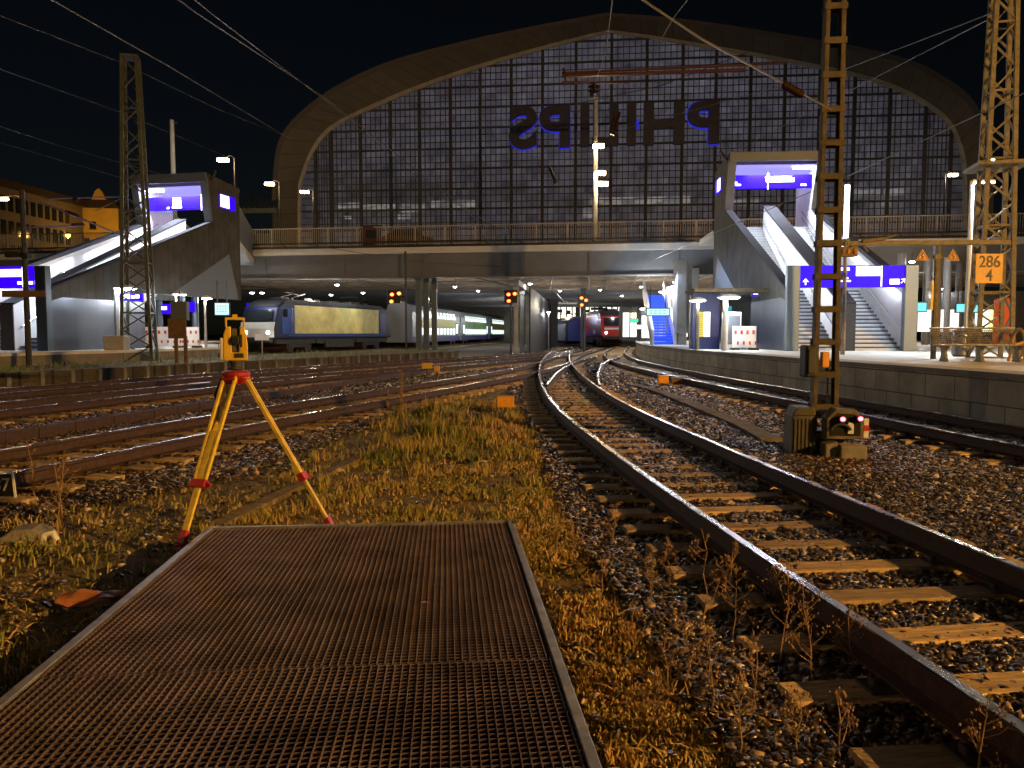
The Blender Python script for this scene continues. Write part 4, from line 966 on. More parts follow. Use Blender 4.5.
# ------------------------------------------------------------------ dry weeds
def weed(label,px,py,h,Y=None,seed=0,grp='dry weeds in the foreground',dens=7,spread=.35,plume=False):
    l=gz(px,py,-.25); r=random.Random(seed); t=thing('dry_weed',label,'weed',(l.x,l.y,-.25),0,grp)
    mb=MB(); rad=.0022+.0002*l.y
    lean=Vector((r.uniform(-.12,.12),r.uniform(-.1,.1),1)); pts=[Vector((0,0,0))]
    for i in range(1,6): pts.append(lean*h*i/5+Vector((r.uniform(-.015,.015),r.uniform(-.015,.015),0)))
    mb.tube(pts,[rad*1.4,rad*1.3,rad*1.1,rad,rad*.8,rad*.5],5)
    hb=MB()
    for k in range(dens):
        f=.25+.7*k/dens; b=lean*h*f; a=r.uniform(0,2*PI); L0=h*spread*(1.15-f)*r.uniform(.6,1.2)
        e=b+Vector((math.cos(a)*L0*.8,math.sin(a)*L0*.8,L0*.8)); m_=(b+e)/2+Vector((math.cos(a),math.sin(a),0))*L0*.12
        mb.tube([b,m_,e],[rad*.7,rad*.6,rad*.35],4)
        for j in range(4):
            s=m_+(e-m_)*r.random(); e2=s+Vector((r.uniform(-1,1),r.uniform(-1,1),r.uniform(.1,1)))*L0*.3; mb.tube([s,e2],rad*.35,3)
            q_=r.uniform(.003,.007); hb.box(e2,(q_,q_,q_*1.4),rz=r.random()*3)
        for j in range(3):
            q_=r.uniform(.003,.007); hb.box(e+Vector((r.uniform(-.02,.02),r.uniform(-.02,.02),r.uniform(-.01,.02))),(q_,q_,q_*1.6),rz=r.random()*3)
    if plume:
        for k in range(60):
            f=r.uniform(.45,1.02); b=lean*h*f; q_=h*.10*(1.1-f)+.01; hb.bar(b,b+Vector((r.uniform(-q_,q_),r.uniform(-q_,q_),r.uniform(.0,.06))),rad*1.3)
    mb.build('stem','dryweed',t); hb.build('seed_heads','dryweed',t); return t
wl_=[('tallest branching dead weed left of the near rail',706,640,.62),('thin dead weed just right of the tallest one',735,655,.5),('bushy dead weed against the near rail web',780,668,.55),('sprawling dead weed between stones and near rail',815,690,.5),('small forked dead weed low beside the rail shade',850,672,.36),('short dead weed at the very bottom edge under the rail',842,765,.32),('spreading dead weed near the bottom right corner',975,800,.42),('wispy dead weed among grass at bottom centre',668,690,.3),('crooked dead weed in the ballast edge above the leaf litter',650,600,.32),('slim dead weed beside the ballast slope',672,590,.36),('broad dead weed at the bottom between stones and grass',740,760,.38),('low dead weed on the stone slope by sleeper ends',800,760,.3),('leaning dead weed over the dark sleeper ends',770,610,.34)]
wl_+=[('tall pale stem just off the right rim of the grating',600,612,.34),('pair of pale stems by the far right corner of the grating',556,545,.34),('pale stem between grating corner and stones',575,560,.30),('fine upright stem at the top of the stone slope',612,545,.36),('knee high stem midway between grating and rail',690,700,.42),('bent pale stem near the bottom of the grating rim',655,735,.30),('dense stem tangle at the stone edge low centre',712,712,.40),('lone stem right of the dense tangle',757,715,.40),('tiny stem cluster beside the reddish grass patch',632,655,.28),('twin dry stems rising in front of the sleeper ends',728,600,.40)]
for i,(lb,px,py,h) in enumerate(wl_): weed(lb,px,py,h,seed=40+i,dens=9+i%4)
weed('tall brown plumed reed right of the tripod',397,425,.95,seed=2,plume=True,dens=5,spread=.2)
weed('second brown plumed reed close by the tall one',404,425,1.0,seed=3,plume=True,dens=5,spread=.2)
weed('shorter brown reed left of the plumed pair',389,424,.6,seed=9,plume=True,dens=5,spread=.2)
weed('tall pale dry stalk at the left beside the yard rail',38,510,.7,seed=4,dens=4,spread=.2)
weed('reddish dry stalk cluster left of the tripod',58,540,.75,seed=6,dens=8,spread=.3)
weed('fine dry stalk leaning among stones near the tripod',64,525,.6,seed=7,dens=5,spread=.25)
# ------------------------------------------------------------------ posts, lamps, signs
def pole(name,label,cat,px,py,Y,z0,ztop,r,matn,grp=None):
    l=at(px,py,Y); t=thing(name,label,cat,(l.x,Y,z0),0,grp); mb=MB(); mb.tube([(0,0,0),(0,0,ztop-z0)],[r,r*.8],8); mb.build('pole',matn,t,smooth=True); return t
# left dark post with brown board and loudspeakers
t=pole('sign_post','dark slim post carrying brown board at far left','sign post',29,360,27,.2,at(22,190,27).z,.10,'darksteel')
mb=MB(); mb.box((0,-.12,at(26,294,27).z-.2),(1.5,.06,.22)); mb.build('board','brownbox',t)
mb=MB(); z=at(18,255,27).z-.2; mb.box((-.3,-.1,z),(.5,.3,.2)); mb.box((.12,-.1,z-.03),(.22,.3,.18)); mb.build('loudspeaker','black',t,bevel=.02)
# curved street lamp at far left on the bridge
def street_lamp(label,px,py,Y,zbase,power=120,col=(1,.72,.42),arm=-.8,grp='street lamps on the bridge',poleon=True,r=.16):
    l=at(px,py,Y); t=thing('street_lamp',label,'street lamp',(l.x-arm,Y,zbase),0,grp); h=l.z-zbase
    mb=MB(); mb.tube([(0,0,0),(0,0,h*.8),(0,0,h+.15),(arm*.4,0,h+.3),(arm*.8,0,h+.22)],[.09,.07,.05,.045,.04],8); mb.build('pole','darksteel',t,smooth=True)
    mb=MB(); mb.box((arm,0,h+.14),(.62,.3,.12)); hd=mb.build('lamp_head','darksteel',t,bevel=.03)
    mb=MB(); mb.box((arm,0,h+.0),(.72,.34,.2)); mb.build('lamp_glass','lamp_warm',hd,bevel=.02)  # glass made larger, the lamp's bloom put into its shape
    if power: light('POINT',(l.x,Y-.05,l.z-.35),power,col,r)
    return t
street_lamp('brightest street lamp just right of left tower',223,160,54,7.8,420)
street_lamp('middle street lamp of the left three over the bridge',269.5,184,64,7.8,330)
street_lamp('street lamp in front of the left arch base',304.5,192,72,7.8,330)
street_lamp('street lamp far right in front of the arch base',953,175,70,7.8,330,arm=.7)
street_lamp('small street lamp beside the ochre lattice mast',988.5,161,60,7.8,200,arm=.5)
street_lamp('orange lit curved street lamp at left frame edge',3,199,64,7.8,500,(1,.6,.25),arm=-1.6)
# bridge pole with three lamps
lm=at(595,235,55.5); t=thing('lamp_mast','pale pole on the bridge with three warm lamps','lamp mast',(lm.x,55.5,7.8))
zt=at(593,97,55.5).z-7.8; mb=MB(); mb.tube([(0,0,0),(0,0,zt)],[.2,.14],10); mb.build('pole','conclight',t,smooth=True)
for px,py in((598.5,146),(600,173),(602.5,184)):
    l=at(px,py,55.0)-Vector((lm.x,55.5,7.8)); mb=MB(); mb.bar((0,0,l.z+.1),(l.x,l.y,l.z+.16),.06); mb.box((l.x,l.y,l.z+.15),(.8,.4,.12)); hd=mb.build('lamp_head','darksteel',t); mb=MB(); mb.box((l.x,l.y,l.z),(.74,.4,.24)); mb.build('lamp_glass','lamp_warm',hd)
    light('POINT',Vector((lm.x,55.5,7.8))+l+Vector((0,-.3,-.3)),160,(1,.74,.42),.2)
iu=thing('insulator_cluster','dark red insulator ball hanging above the bridge lamp mast','insulator',at(594,90,50)); mb=MB(); mb.lathe((0,0,0),[(.05,-.5),(.35,-.3),(.2,-.2),(.42,-.05),(.25,.1),(.4,.22),(.1,.35),(.04,.5)],12); mb.build('discs','insul',iu)
# white lamp pole right, LED column
t=pole('lamp_post','white lamp post with horizontal light bar behind bench','lamp post',966,340,25,.755,at(967,181,25).z,.085,'whitepaint','modern lamp posts'); h=at(967,181,25).z-.755
mb=MB(); mb.box((.35,0,h),(.72,.14,.07)); hd=mb.build('light_bar','whitepaint',t,bevel=.01); mb=MB(); mb.box((.36,0,h-.05),(.66,.11,.03)); mb.build('lamp_glass','lamp_white',hd)
light('AREA',Vector((t.location.x+.35,25,.755+h-.1)),800,(.86,.93,1),.6,(0,0,0))
t=pole('lamp_post','slim lamp post with glowing vertical tube near right stairs','lamp post',843,340,25.4,.755,at(843,238,25.4).z,.08,'galv','modern lamp posts'); h=at(843,238,25.4).z-.755
mb=MB(); mb.tube([(0,0,h),(0,0,at(843,185,25.4).z-.755)],.075,10); mb.build('light_tube','lamp_strip',t,smooth=True)
# signal gadget on that post
sgx=thing('signal_head','rusty orange signal head hanging from beam end by near mast','signal',at(848,252,21.7)); mb=MB(); mb.box((-.08,0,0),(.28,.25,.26)); mb.box((.14,0,.02),(.2,.2,.3)); mb.box((-.3,0,-.02),(.16,.2,.3)); mb.build('housing','brownbox',sgx,bevel=.02); mb=MB(); mb.lathe((.15,-.14,0),[(.01,-.07),(.07,0),(.01,.07)],10); mb.lathe((-.05,-.14,0),[(.01,-.06),(.06,0),(.01,.06)],10); mb.build('lens','orangepaint',sgx); mb=MB(); mb.bar((0,0,.12),(0,0,.4),.05); mb.build('hanger','maststeel',sgx)
# triangle sign post
tl_=at(933,357,21.3); t=thing('sign_post','ochre post with two orange warning triangles','sign post',(tl_.x,21.3,.755)); zt=at(933,257,21.3).z-.755
mb=MB(); mb.tube([(0,0,0),(0,0,zt+.08)],[.075,.055],8); mb.box((0,0,zt),(.16,.14,.12)); mb.bar((-.36,0,zt+.0),(.36,0,zt+.0),.03); mb.build('post','maststeel',t)
for s in(-1,1):
    xx=s*.42; mb=MB(); mb.prism([(xx-.19,zt-.1),(xx+.19,zt-.1),(xx,zt+.22)],-.06,-.03,'y'); tr_=mb.build('warning_triangle','signorange',t,bevel=.01)
    mb=MB(); mb.tube([(xx-.13,-.065,zt-.065),(xx+.13,-.065,zt-.065),(xx,-.065,zt+.15),(xx-.13,-.065,zt-.065)],.012,4); mb.bar((xx,-.065,zt+.08),(xx-.03,-.065,zt+.02),.02); mb.bar((xx-.03,-.065,zt+.02),(xx+.03,-.065,zt+.0),.02); mb.bar((xx+.03,-.065,zt),(xx,-.065,zt-.05),.02); mb.build('symbol','brownbox',tr_)
mb=MB(); mb.box((-.12,0,1.75),(.06,.16,.8)); mb.build('side_box','yellow',t)
# bench
bl=at(977,346,19.3); t=thing('platform_bench','wire mesh bench with yellow cast end on right platform','bench',(bl.x,19.3,.755),R(-6)); t.scale=(.74,1,1)
mb=MB(); 
for i in range(9): mb.tube([(-1.35,-.25+i*.055,.43-.004*i),(1.4,-.25+i*.055,.43-.004*i)],.012,5)
for i in range(46): mb.tube([(-1.35+i*.061,-.27,.43),(-1.35+i*.061,.22,.40)],.009,4)
mb.tube([(-1.38,-.28,.42),(1.42,-.28,.42)],.02,8); mb.build('seat','galv',t)
mb=MB()
for i in range(9): mb.tube([(-1.35,.24+i*.012,.46+i*.045),(1.4,.24+i*.012,.46+i*.045)],.012,5)
for i in range(46): mb.tube([(-1.35+i*.061,.22,.44),(-1.35+i*.061,.34,.83)],.009,4)
mb.tube([(-1.38,.34,.84),(1.42,.34,.84)],.022,8); mb.build('backrest','galv',t)
for xx in(-1.05,.1,1.3):
    mb=MB(); mb.prism([(-.2,0),(.2,0),(.12,.12),(.1,.3),(.24,.40),(-.28,.40),(-.1,.28),(-.12,.12)],xx-.05,xx+.05,'x'); mb.build('leg','maststeel',t,bevel=.01)
for xx in(-1.1,-.45,.35): 
    mb=MB(); mb.tube([(xx,.26,.62),(xx,.1,.66),(xx,-.18,.62),(xx,-.26,.45)],.014,6); mb.build('armrest','maststeel',t)
mb=MB(); ring=[(1.3+.0,-.02+.30*math.cos(a),.46+.34*math.sin(a)) for a in np.linspace(0,2*PI,19)]; mb.tube(ring,.05,8); mb.tube([(1.3,.26,.3),(1.3,.4,.0)],.05,8); mb.tube([(1.3,-.28,.3),(1.3,-.36,.0)],.05,8); mb.tube([(1.3,-.3,.5),(1.0,-.3,.42)],.035,8); mb.build('end_frame','signorange',t,smooth=True)
lf=thing('fallen_leaf','single pale leaf lying on the middle of the grating','leaf',gz(425,603,-.043)); mb=MB(); mb.v=[(-.035,0,0),(-.01,.014,.006),(.035,.004,.002),(.01,-.014,.008)]; mb.f=[(0,1,2,3)]; mb.mi=[0]; lf_=mb.build('blade','dryweed',lf); sd_=lf_.modifiers.new('t','SOLIDIFY'); sd_.thickness=.001
# second ghost bench far + dome bin
bl=at(961,355,23.5); t=thing('litter_bin','round silver domed litter bin behind the bench','litter bin',(bl.x,23.5,.755)); mb=MB(); mb.lathe((0,0,0),[(.2,0),(.26,.05),(.27,.6),(.24,.62)],20); mb.build('body','galv',t,smooth=True); mb=MB(); mb.lathe((0,0,.62),[(.28,0),(.27,.1),(.2,.22),(.08,.28),(.01,.29)],20); mb.build('lid','chrome',t,smooth=True)
# right platform furniture ----------------------------------------------------
def display(label,px,py,Y,w,h,matn='cyan',grp='train displays',hang=None):
    l=at(px,py,Y); t=thing('train_display',label,'display',l,0,grp); mb=MB(); mb.box((0,.06,0),(w+.1,.12,h+.1)); mb.build('housing','darksteel',t,bevel=.01); mb=MB(); mb.box((0,-.01,0),(w,.02,h)); s=mb.build('screen',matn,t)
    mb=MB()
    for i in range(3):
        for j in range(4): mb.box((-w*.32+j*w*.2,-.025,h*.25-i*h*.25),(w*.13,.008,h*.07))
    mb.build('lines','whitepaint' if matn=='cyan' else 'darksteel',s)
    mb=MB(); mb.bar((-w*.35,.06,h/2),(-w*.35,.06,(hang or h/2+1.2)),.05); mb.bar((w*.35,.06,h/2),(w*.35,.06,(hang or h/2+1.2)),.05); mb.build('hangers','darksteel',t); return t
display('large pale cyan train display hanging before blue escalator',658,312,43,1.25,.36,'screen')
display('small cyan display right of the right stair gate',920.5,307,33,.48,.36)
display('cyan display behind the triangle sign post',962,308,36,.5,.36)
display('cyan display right beside the ochre mast leg',977,308.5,36,.42,.32)
display('pale green display between left platform and instrument',222,309,41,.72,.6,'screen')
display('small upright cyan display in the platform shelter',729,310,42,.28,.42)
display('small green exit light far down the right platform',634,320.5,58,.6,.22,'green')
display('white lit board hanging far down the right platform',638.5,327,62,1.0,.3,'white_sign')
def led_post(label,px,pyb,pyt,Y,z0,arm,w=.05,p=90,head=.55,matn='galv'):
    l=at(px,pyb,Y); t=thing('platform_lamp',label,'platform lamp',(l.x,Y,z0),0,'platform lamps'); h=at(px,pyt,Y).z-z0
    mb=MB(); mb.tube([(0,0,0),(0,0,h)],[w*1.4,w],8); mb.bar((0,0,h),(arm,0,h+.04),.05); mb.build('pole',matn,t,smooth=False)
    mb=MB(); mb.lathe((arm,0,h),[(head*.5,-.03),(head*.55,.0),(head*.4,.06),(.05,.12)],16); hd=mb.build('lamp_head','whitepaint',t,smooth=True)
    mb=MB(); mb.lathe((arm,0,h),[(.02,-.07),(head*.4,-.06),(head*.48,-.03)],16); mb.build('lamp_glass','lamp_white',hd)
    light('POINT',(l.x+arm,Y-.05,z0+h-.22),p,(.95,.95,.92),.12); return t
led_post('orange tinted lamp post at the platform edge before timetable',697,347,300,33,.755,.0,.07,190,.7,'maststeel')
led_post('white lamp post beside the platform shelter barrier',724.5,349,297,31.5,.755,.15,.09,190,.9,'whitepaint')
led_post('lamp post farther back by the blue escalator',667,342,290,48,.755,0,.05,160)
led_post('white lamp post behind left lattice mast on concrete block',119,350,288,33,.76,.35,.12,60,.9,'whitepaint')
led_post('lamp post left platform beneath the tower',177,348,294,36,.76,.2,.05,110,.6)
led_post('slim lamp post left platform right of the brown board',206,348,298,38,.76,.1,.05,90,.5)
led_post('far lamp post beyond the centre column row',569 if 0 else 548.5,343,312,78,-.2,0,.05,150,.4)
# more small lamps seen under the right roof
k=0
for (px,py,Y,lb) in((675,282,48,'bright round ceiling lamp above the platform columns'),(666,288,52,'round ceiling lamp left of the brightest one'),(661,292,57,'small round ceiling lamp nearest to the display'),(658,296,62,'tiny round ceiling lamp behind the display'),(654,318,70,'round white lamp low behind the display'),(337,285,60,'bright white lamp above the yellow locomotive roof'),(331,295,66,'white lamp left above the locomotive roof' ),(363,293,66,'small lamp above the rear of the locomotive'),(262,293,56,'twin white lamp left of the locomotive nose'),(252,293,56,'white lamp just left of the twin lamp'),(1016,305,50,'white ceiling lamp at far right edge behind mast'),(940,289,48,'ceiling lamp seen between triangle post and mast'),(912,262,44,'small white lamp atop the right gate column'),(205,295,48,'lamp under the tower left of the display'),(455,287,66,'small ceiling lamp above the coach just right of the slim columns'),(478,291,74,'small ceiling lamp above the coaches before the central columns'),(560,291,80,'small ceiling lamp between centre signal and the column row'),(600,290,76,'small ceiling lamp above the red locomotive'),(622,296,84,'small ceiling lamp above the right side of the red locomotive'),(641,287,68,'ceiling lamp above the far end of right platform'),(648,303,84,'lowest ceiling lamp beyond the cyan display'),(530,284,64,'ceiling lamp in front of the central column beam')):
    l=at(px,py,Y); t=thing('ceiling_lamp',lb,'ceiling lamp',l,0,'ceiling lamps under the bridge'); mb=MB(); mb.lathe((0,0,0),[(.02,-.05),(.13,-.03),(.15,.03)],12); mb.build('lamp_glass','lamp_white',t); mb=MB(); mb.lathe((0,0,.03),[(.17,0),(.12,.08),(.03,.1)],12); mb.tube([(0,0,.1),(0,0,.5)],.02,5); mb.build('housing','darksteel',t)
    light('POINT',l-Vector((0,0,.3)),55 if Y<60 else 90,(.95,.97,1),.12)
# blue escalator at right platform back
es=thing('escalator','bright blue lit escalator going up behind the right display','escalator',(at(664,343,47).x,47,.755),R(-3))
mb=MB(); mb.prism([(0,0),(0,.9),(5,4.2),(5,3.2),(.6,0)],-.75,-.6,'x'); mb.prism([(0,0),(0,.9),(5,4.2),(5,3.2),(.6,0)],.6,.75,'x'); mb.build('balustrade','lining',es)
mb=MB()
for i in range(18): mb.box((0,.3+i*.26,.1+i*.18),(1.2,.27,.17))
mb.build('steps','bluestair',es)
mb=MB(); mb.box((1.15,2.5,1.9),(.5,4.5,3.8)); mb.build('side_panel','bluestair' if 0 else 'lining',es)
light('AREA',Vector((es.location.x,46.5,5.0)),160,(.45,.6,1),1.0,(R(-25),0,0))
for k_,(px_,Y_) in enumerate(((160,47),(183,48),(196,47.5))):
    mb=MB(); mb.tube([(0,0,0),(0,0,4.6)],.2,10); o=mb.build('round_column','graycol',loc=(at(px_,340,Y_).x,Y_,.76)); tag(o,('leftmost','middle','rightmost')[k_]+' grey column in the dark below the left tower','column','round columns below the left tower')
for k_,(px_,py_,w_) in enumerate(((165,309,1.2),(188,307,.9),(257,307,1.6))):
    l_=at(px_,py_,47 if px_<230 else 60); t=thing('platform_sign',('blue lit platform sign under left tower by the lattice mast','blue lit platform sign under left tower by the grey panel','blue lit platform sign beyond the tower above locomotive nose')[k_],'sign',l_,0,'lit blue platform signs'); mb=MB(); mb.box((0,0,0),(w_,.12,.6)); mb.build('housing','blue',t); mb=MB(); mb.box((-.1,-.07,.05),(w_*.4,.02,.2)); mb.build('white_panel','white_sign',t)
lk=thing('fill_glow_box','added white glowing box brightening far down the right platform','kiosk',(at(655,341,66).x,66,.755))  # glowing box added to brighten the far right platform
mb=MB(); mb.box((0,1,1.4),(2.4,2,2.8)); mb.build('body','darksteel',lk)
for q in range(5): mb=MB(); mb.box((-.96+q*.48,-.05,1.25),(.4,.08,1.9)); mb.build('lit_panel','white_sign' if q%2 else 'posterwhite',lk)
mb=MB(); mb.box((0,-.4,2.75),(2.6,.8,.1)); mb.build('canopy','lamp_strip',lk)
sf=thing('glowpanel_row','added shop windows along the far right platform','glowpanel',(at(655,341,74).x,74,.755))  # row of glowing panels added to lift the far platform end
mb=MB(); mb.box((0,1,1.6),(6.4,2,3.2)); mb.build('body','darksteel',sf)
for q in range(9): mb=MB(); mb.box((-2.8+q*.7,-.05,1.5),(.58,.08,2.3)); mb.build('lit_panel','concourse',sf)
# shelter with timetable
sh=thing('timetable_stand','dark timetable pillar with yellow and white posters','timetable stand',(at(705,349,34.5).x,34.5,.755))
mb=MB(); mb.box((0,0,1.25),(1.25,.2,2.5)); mb.build('panel','bluepaint',sh,bevel=.02)
mb=MB(); mb.box((-.25,-.11,1.1),(.26,.02,1.1)); mb.build('yellow_poster','posteryellow',sh); mb=MB(); mb.box((.04,-.11,1.1),(.28,.02,1.1)); mb.build('white_poster','posterwhite',sh)
mb=MB(); 
for i in range(12): mb.box((-.25,-.125,.65+i*.08),(.2,.006,.02))
mb.build('poster_lines','darksteel',sh)
sw_=thing('glass_shelter','small glass waiting shelter with orange lit roof on platform','shelter',(at(733,349,33.5).x,33.5,.755))
mb=MB(); mb.box((0,.5,2.55),(3.6,1.8,.14)); mb.build('roof','maststeel',sw_)
for xx in(-1.6,1.7):
    mb=MB(); mb.box((xx,1.2,1.27),(.08,.08,2.5)); mb.build('post','galv',sw_)
mb=MB(); mb.box((.1,1.25,1.3),(3.2,.03,2.1)); mb.build('glass_wall','clear',sw_)
cbx=thing('ticket_machine','white cabinet with glass door beside the lamp post','ticket machine',(at(731,349,32.6).x,32.6,.755)); mb=MB(); mb.box((0,0,.8),(.72,.4,1.6)); mb.build('body','whitepaint',cbx,bevel=.02); mb=MB(); mb.box((.05,-.21,.85),(.5,.02,1.2)); mb.build('door','steelblue' if 0 else 'cladlight',cbx)
def barrier(label,px,Y,w,z0=.755):
    t=thing('construction_barrier',label,'barrier',(at(px,349,Y).x,Y,z0),0,'red and white barriers'); mb=MB(); mb.box((0,0,.55),(w,.06,.9)); mb.build('board','whitepaint',t,bevel=.01)
    mb=MB()
    n_=max(4,int(w/.26))
    for i in range(n_): mb.box((-w/2+(i+.5)*w/n_,-.036,.75),(w/n_*.4,.012,.16)); 
    for i in range(n_): mb.box((-w/2+(i+.9)*w/n_,-.036,.3),(w/n_*.3,.012,.14))
    mb.build('red_stripes','redwhite',t); mb=MB(); mb.box((-w*.4,0,.05),(.3,.5,.1)); mb.box((w*.4,0,.05),(.3,.5,.1)); mb.build('foot','black',t); return t
barrier('red and white barrier in front of the right shelter',744,32.2,1.0)
barrier('white red barrier boards under the left tower',163,37,1.8,.76)
barrier('white red barrier boards right of the brown boards',189,37.5,1.0,.76)
# platform number sign
ps=thing('platform_number_sign','small glowing blue sign on the right tower wall','sign',at(757,293,35.2)); mb=MB(); mb.box((0,0,0),(.5,.1,.30)); mb.build('housing','blue',ps); mb=MB(); mb.box((-.02,-.06,0),(.34,.02,.14)); mb.build('white_panel','white_sign',ps)
ps=thing('platform_number_sign','small blue station sign by the left white lamp post','sign',at(131,297,33)); mb=MB(); mb.box((0,0,0),(1.0,.1,.32)); mb.build('housing','blue',ps); mb=MB(); mb.box((-.15,-.06,.02),(.26,.02,.18)); mb.box((.12,-.06,0),(.12,.02,.12)); mb.box((.3,-.06,.02),(.16,.02,.14)); mb.build('white_panel','white_sign',ps)
# left: grey concrete block under the lamp post, brown boards
cbk=thing('concrete_block','pale concrete block at the foot of left lamp post','block',(at(117,350,32.6).x,32.6,.76)); mb=MB(); mb.box((0,0,.3),(.85,.6,.6)); mb.build('block','conclight',cbk,bevel=.03)
bb=thing('notice_board','brown notice board on two posts behind weeds left of instrument','notice board',(at(178,357,31).x,31,.2)); mb=MB(); mb.box((0,0,1.45),(.72,.08,.8)); mb.build('board','brownbox',bb,bevel=.01)
for xx in(-.08,.3):
    mb=MB(); mb.box((xx,.05,.55),(.12,.1,1.2)); mb.build('post','brownbox',bb)
gb=thing('grey_panel','light grey panel box hanging above the brown board','panel',at(180,311,32.5)); mb=MB(); mb.box((0,0,0),(.68,.3,.78)); mb.build('housing','cladlight',gb,bevel=.02); mb=MB(); mb.bar((0,0,.39),(0,0,.9),.05); mb.build('hanger','galv',gb)
wsn=thing('white_sign_board','small white board on a post before the locomotive nose','sign',(at(262,350,50).x,50,.2)); mb=MB(); mb.box((0,0,1.0),(.9,.05,.4)); mb.build('board','whitepaint',wsn); mb=MB(); mb.tube([(0,.04,-.2),(0,.04,1.0)],.03,6); mb.build('post','galv',wsn)
# signals with orange lamps
def osignal(label,pts,Y,px,pyt,pyb,z0):
    l=at(px,340,Y); t=thing('light_signal',label,'signal',(l.x,Y,z0),0,'light signals under the bridge'); zt=at(px,pyt,Y).z-z0
    mb=MB(); mb.tube([(0,.1,0),(0,.1,zt)],.07,8); mb.build('post','darksteel',t)
    P=[at(a,b,Y)-Vector((l.x,Y,z0)) for a,b in pts]; cx=sum(p.x for p in P)/3; cz=sum(p.z for p in P)/3
    mb=MB(); mb.box((cx,.05,cz),(.95,.1,.95)); mb.bar((0,.05,cz),(cx,.05,cz),.1); hd=mb.build('backplate','blackpaint',t,bevel=.03)
    for p in P:
        mb=MB(); mb.lathe((p.x,-.04,p.z),[(.01,-.12),(.12,-.06),(.135,0),(.12,.06),(.01,.12)],10); mb.build('lamp','orange_lamp',hd,smooth=True)
    return t
osignal('light signal with orange lamps left beside slim columns',[(399,294) ,(404.5,294.5),(392,301)] if 0 else [(392,294.5),(399,293.5),(391.5,301.5)],55,406,251,350,-.2)
osignal('light signal with orange lamps before the central columns',[(508.5,294.5),(514.8,293.8),(508.8,301)],57,511,290,350,-.2)
osignal('light signal with orange lamps at the centre of the tracks',[(581.5,298),(586,300.3),(581.7,305)],66,584,296,345,-.2)
